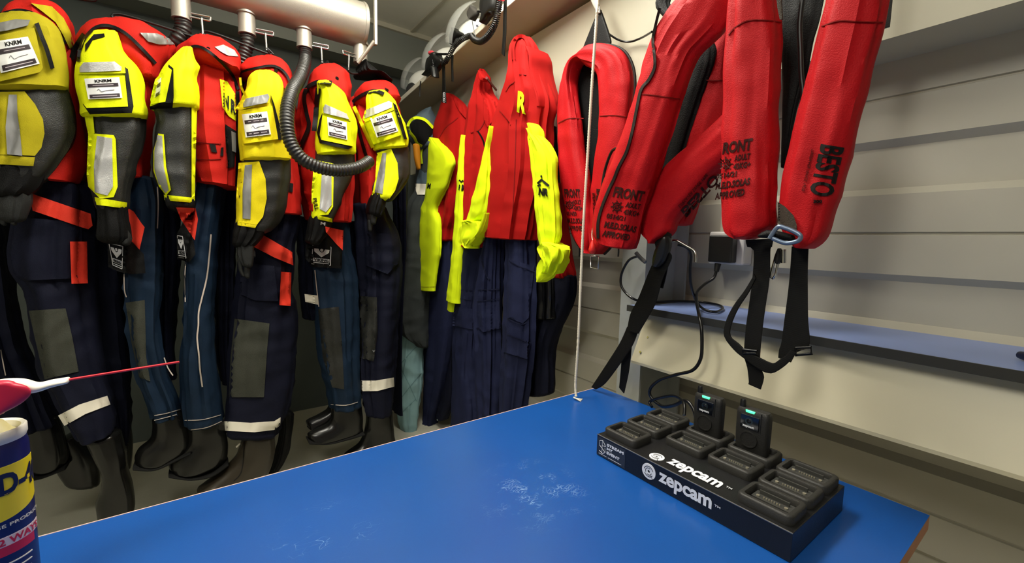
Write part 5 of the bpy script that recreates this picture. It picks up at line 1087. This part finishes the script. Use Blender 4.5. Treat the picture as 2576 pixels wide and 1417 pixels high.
def coil(name, pts, r, par, m=None, lab=None, rr=.0026, turns=60):
    c = cr([tuple(p) for p in pts], .004, 200); L_ = sum(math.dist(a, b) for a, b in zip(c, c[1:])); out = []; s = 0; N_ = turns*9; acc = [0]
    for a, b in zip(c, c[1:]): acc.append(acc[-1]+math.dist(a, b))
    j = 0; nm = V((0, 0, 1))
    for i in range(N_+1):
        d = L_*i/N_
        while j < len(acc)-2 and acc[j+1] < d: j += 1
        f = (d-acc[j])/max(1e-6, acc[j+1]-acc[j]); p = V(c[j]).lerp(V(c[j+1]), f); t_ = (V(c[min(j+2, len(c)-1)])-V(c[max(j-1, 0)])).normalized()
        nm = (nm-t_*nm.dot(t_)).normalized(); bi = t_.cross(nm); a = i/9*2*math.pi
        out.append(p+nm*(r*math.cos(a))+bi*(r*math.sin(a)))
    return obj(name, *tube_g(out, rr, 7), m or CAB, par)
SZ = lambda x, y, X: onX(x, y, X)
def shelf_pt(Y, X=1.2): return (X, Y, zf(Y)+.055)
def hpos(x, y, X=1.205): q = onX(x, y, X); return (X, q.y, zf(q.y)+.045)
h1 = helmet(hpos(1068, 215), math.radians(118), 'white rescue helmet farthest along the shelf, next to the dark back wall, clear visor raised', .86)
obj('chin_cord', *loft_g([(1057, 204, 1060, 204), (1055, 220, 1058, 220), (1055, 240, 1057, 244)], ('X', 1.07), .003, fold=0, crease=0, cap=0), BLKP, h1)
helmet(hpos(1128, 155), math.radians(118), 'white rescue helmet with raised visor, middle of the three on the shelf', .86)
h3 = helmet(hpos(1200, 88), math.radians(118), 'white rescue helmet with a dark letter on its side, nearest the camera on the shelf', .9)
ptext('lettering', 'K', [o for o in h3.children if o.name.startswith('shell')], (1199, 68), (1207, 68), (1197, 62), mat('dark blue print', (30, 34, 60), .5), h3, off=.003, thick=.002, bold=.04)
q = onX(1202, 64, 1.085)
# headsets
hs = thing('headset', onX(1100, 170, 1.08), 'black headset with round red cap hanging over the shelf edge, nearer the back wall', 'headset', 'black headsets on the shelf')
obj('ear_cup', *loft_g([(1088, 140, 1108, 136), (1074, 150, 1118, 152), (1070, 168, 1112, 168), (1070, 182, 1100, 180), (1068, 190, 1078, 192)], ('X', 1.07), .03, fold=.006), BLKP, hs)
obj('cup_tip', *loft_g([(1085, 172, 1100, 168), (1086, 188, 1103, 184), (1090, 195, 1102, 192)], ('X', 1.05), .02, fold=.003), BLKP, hs)
tube('boom', [onX(1092, 135, 1.06), onX(1110, 136, 1.06), onX(1125, 136, 1.06)], .006, BLKP, hs)
obj('red_cap', *tube_g([onX(1081, 133, 1.055), onX(1087, 133, 1.055), onX(1091, 134, 1.055)], [.010, .012, .008], 12), mat('red cap', (236, 70, 84), .5), hs)
coil('coiled_cord', [onX(1120, 158, 1.05), onX(1130, 140, 1.05), onX(1142, 118, 1.05), onX(1158, 102, 1.05), onX(1176, 92, 1.06), onX(1188, 90, 1.06)], .011, hs, turns=26)
obj('plug', *tube_g([onX(1114, 164, 1.05), onX(1126, 148, 1.05)], [.011, .011], 12), BLKP, hs)
coil('coiled_cord', [onX(1088, 150, 1.045), onX(1090, 166, 1.045), onX(1088, 182, 1.045)], .007, hs, turns=9, rr=.003)
hs = thing('headset', onX(1230, 30, 1.08), 'black headset with round grey microphone pad and long coiled cord on the shelf edge', 'headset', 'black headsets on the shelf')
obj('ear_cup', *loft_g([(1212, -20, 1260, -25), (1207, 5, 1262, 0), (1206, 25, 1258, 25), (1212, 42, 1240, 48), (1214, 58, 1226, 60)], ('X', 1.07), .03, fold=.006), BLKP, hs)
obj('microphone_pad', *loft_g([(1182, 18, 1198, 19), (1174, 32, 1207, 30), (1176, 46, 1200, 46), (1184, 50, 1192, 50)], ('X', 1.05), .02, fold=0), mat('grey foam', (62, 60, 56), .9), hs)
tube('boom', [onX(1204, 30, 1.05), onX(1222, 28, 1.05), onX(1236, 32, 1.05)], .005, BLKP, hs)
tube('thin_wire', [onX(1206, 27, 1.045), onX(1192, 32, 1.045), onX(1188, 52, 1.045), onX(1193, 78, 1.045), onX(1197, 94, 1.05)], .0016, CAB, hs, n=6)
coil('coiled_cord', [onX(1256, 0, 1.04), onX(1252, 30, 1.04), onX(1244, 62, 1.04), onX(1228, 90, 1.04), onX(1210, 104, 1.045), onX(1194, 100, 1.05), onX(1186, 90, 1.055)], .013, hs, turns=46)
obj('red_clip', *bar(onX(1255, -4, 1.03), onX(1266, -2, 1.03), .008), MATS['red cap'], hs)
loft('ear_cup', [(1140, 72, 1152, 74), (1132, 84, 1168, 84), (1130, 100, 1160, 98), (1134, 112, 1150, 110)], ('X', 1.10), .025, BLKP, hs, fold=.003)
def dangle(label, rows, X=1.06, name='hanging_strap'):
    o = loft(name, rows, ('X', X), .003, WEB, None, fold=0, crease=0, e=.4, n=16, cap=0); return tag(o, label, 'strap')
dangle('wide dark strap with white lettering hanging from the shelf edge beside the farther headset', [(1112, 158, 1119, 156), (1113, 200, 1120, 200), (1112, 258, 1123, 260)])
dangle('thin black strap hanging from the shelf between the two headsets', [(1135, 140, 1141, 138), (1135, 165, 1140, 165), (1136, 205, 1141, 206)])
o = dangle('dark strap with a buckle hanging from the shelf above the big red overall', [(1268, 0, 1275, 0), (1266, 50, 1274, 50), (1265, 90, 1273, 90), (1262, 134, 1269, 142)], 1.06)
ptext('lettering', 'GECKO', [bpy.data.objects['hanging_strap']], (1114, 232), (1114, 258), (1120, 232), LOGO, bpy.data.objects['hanging_strap'], off=.003, thick=.001, bold=.02)
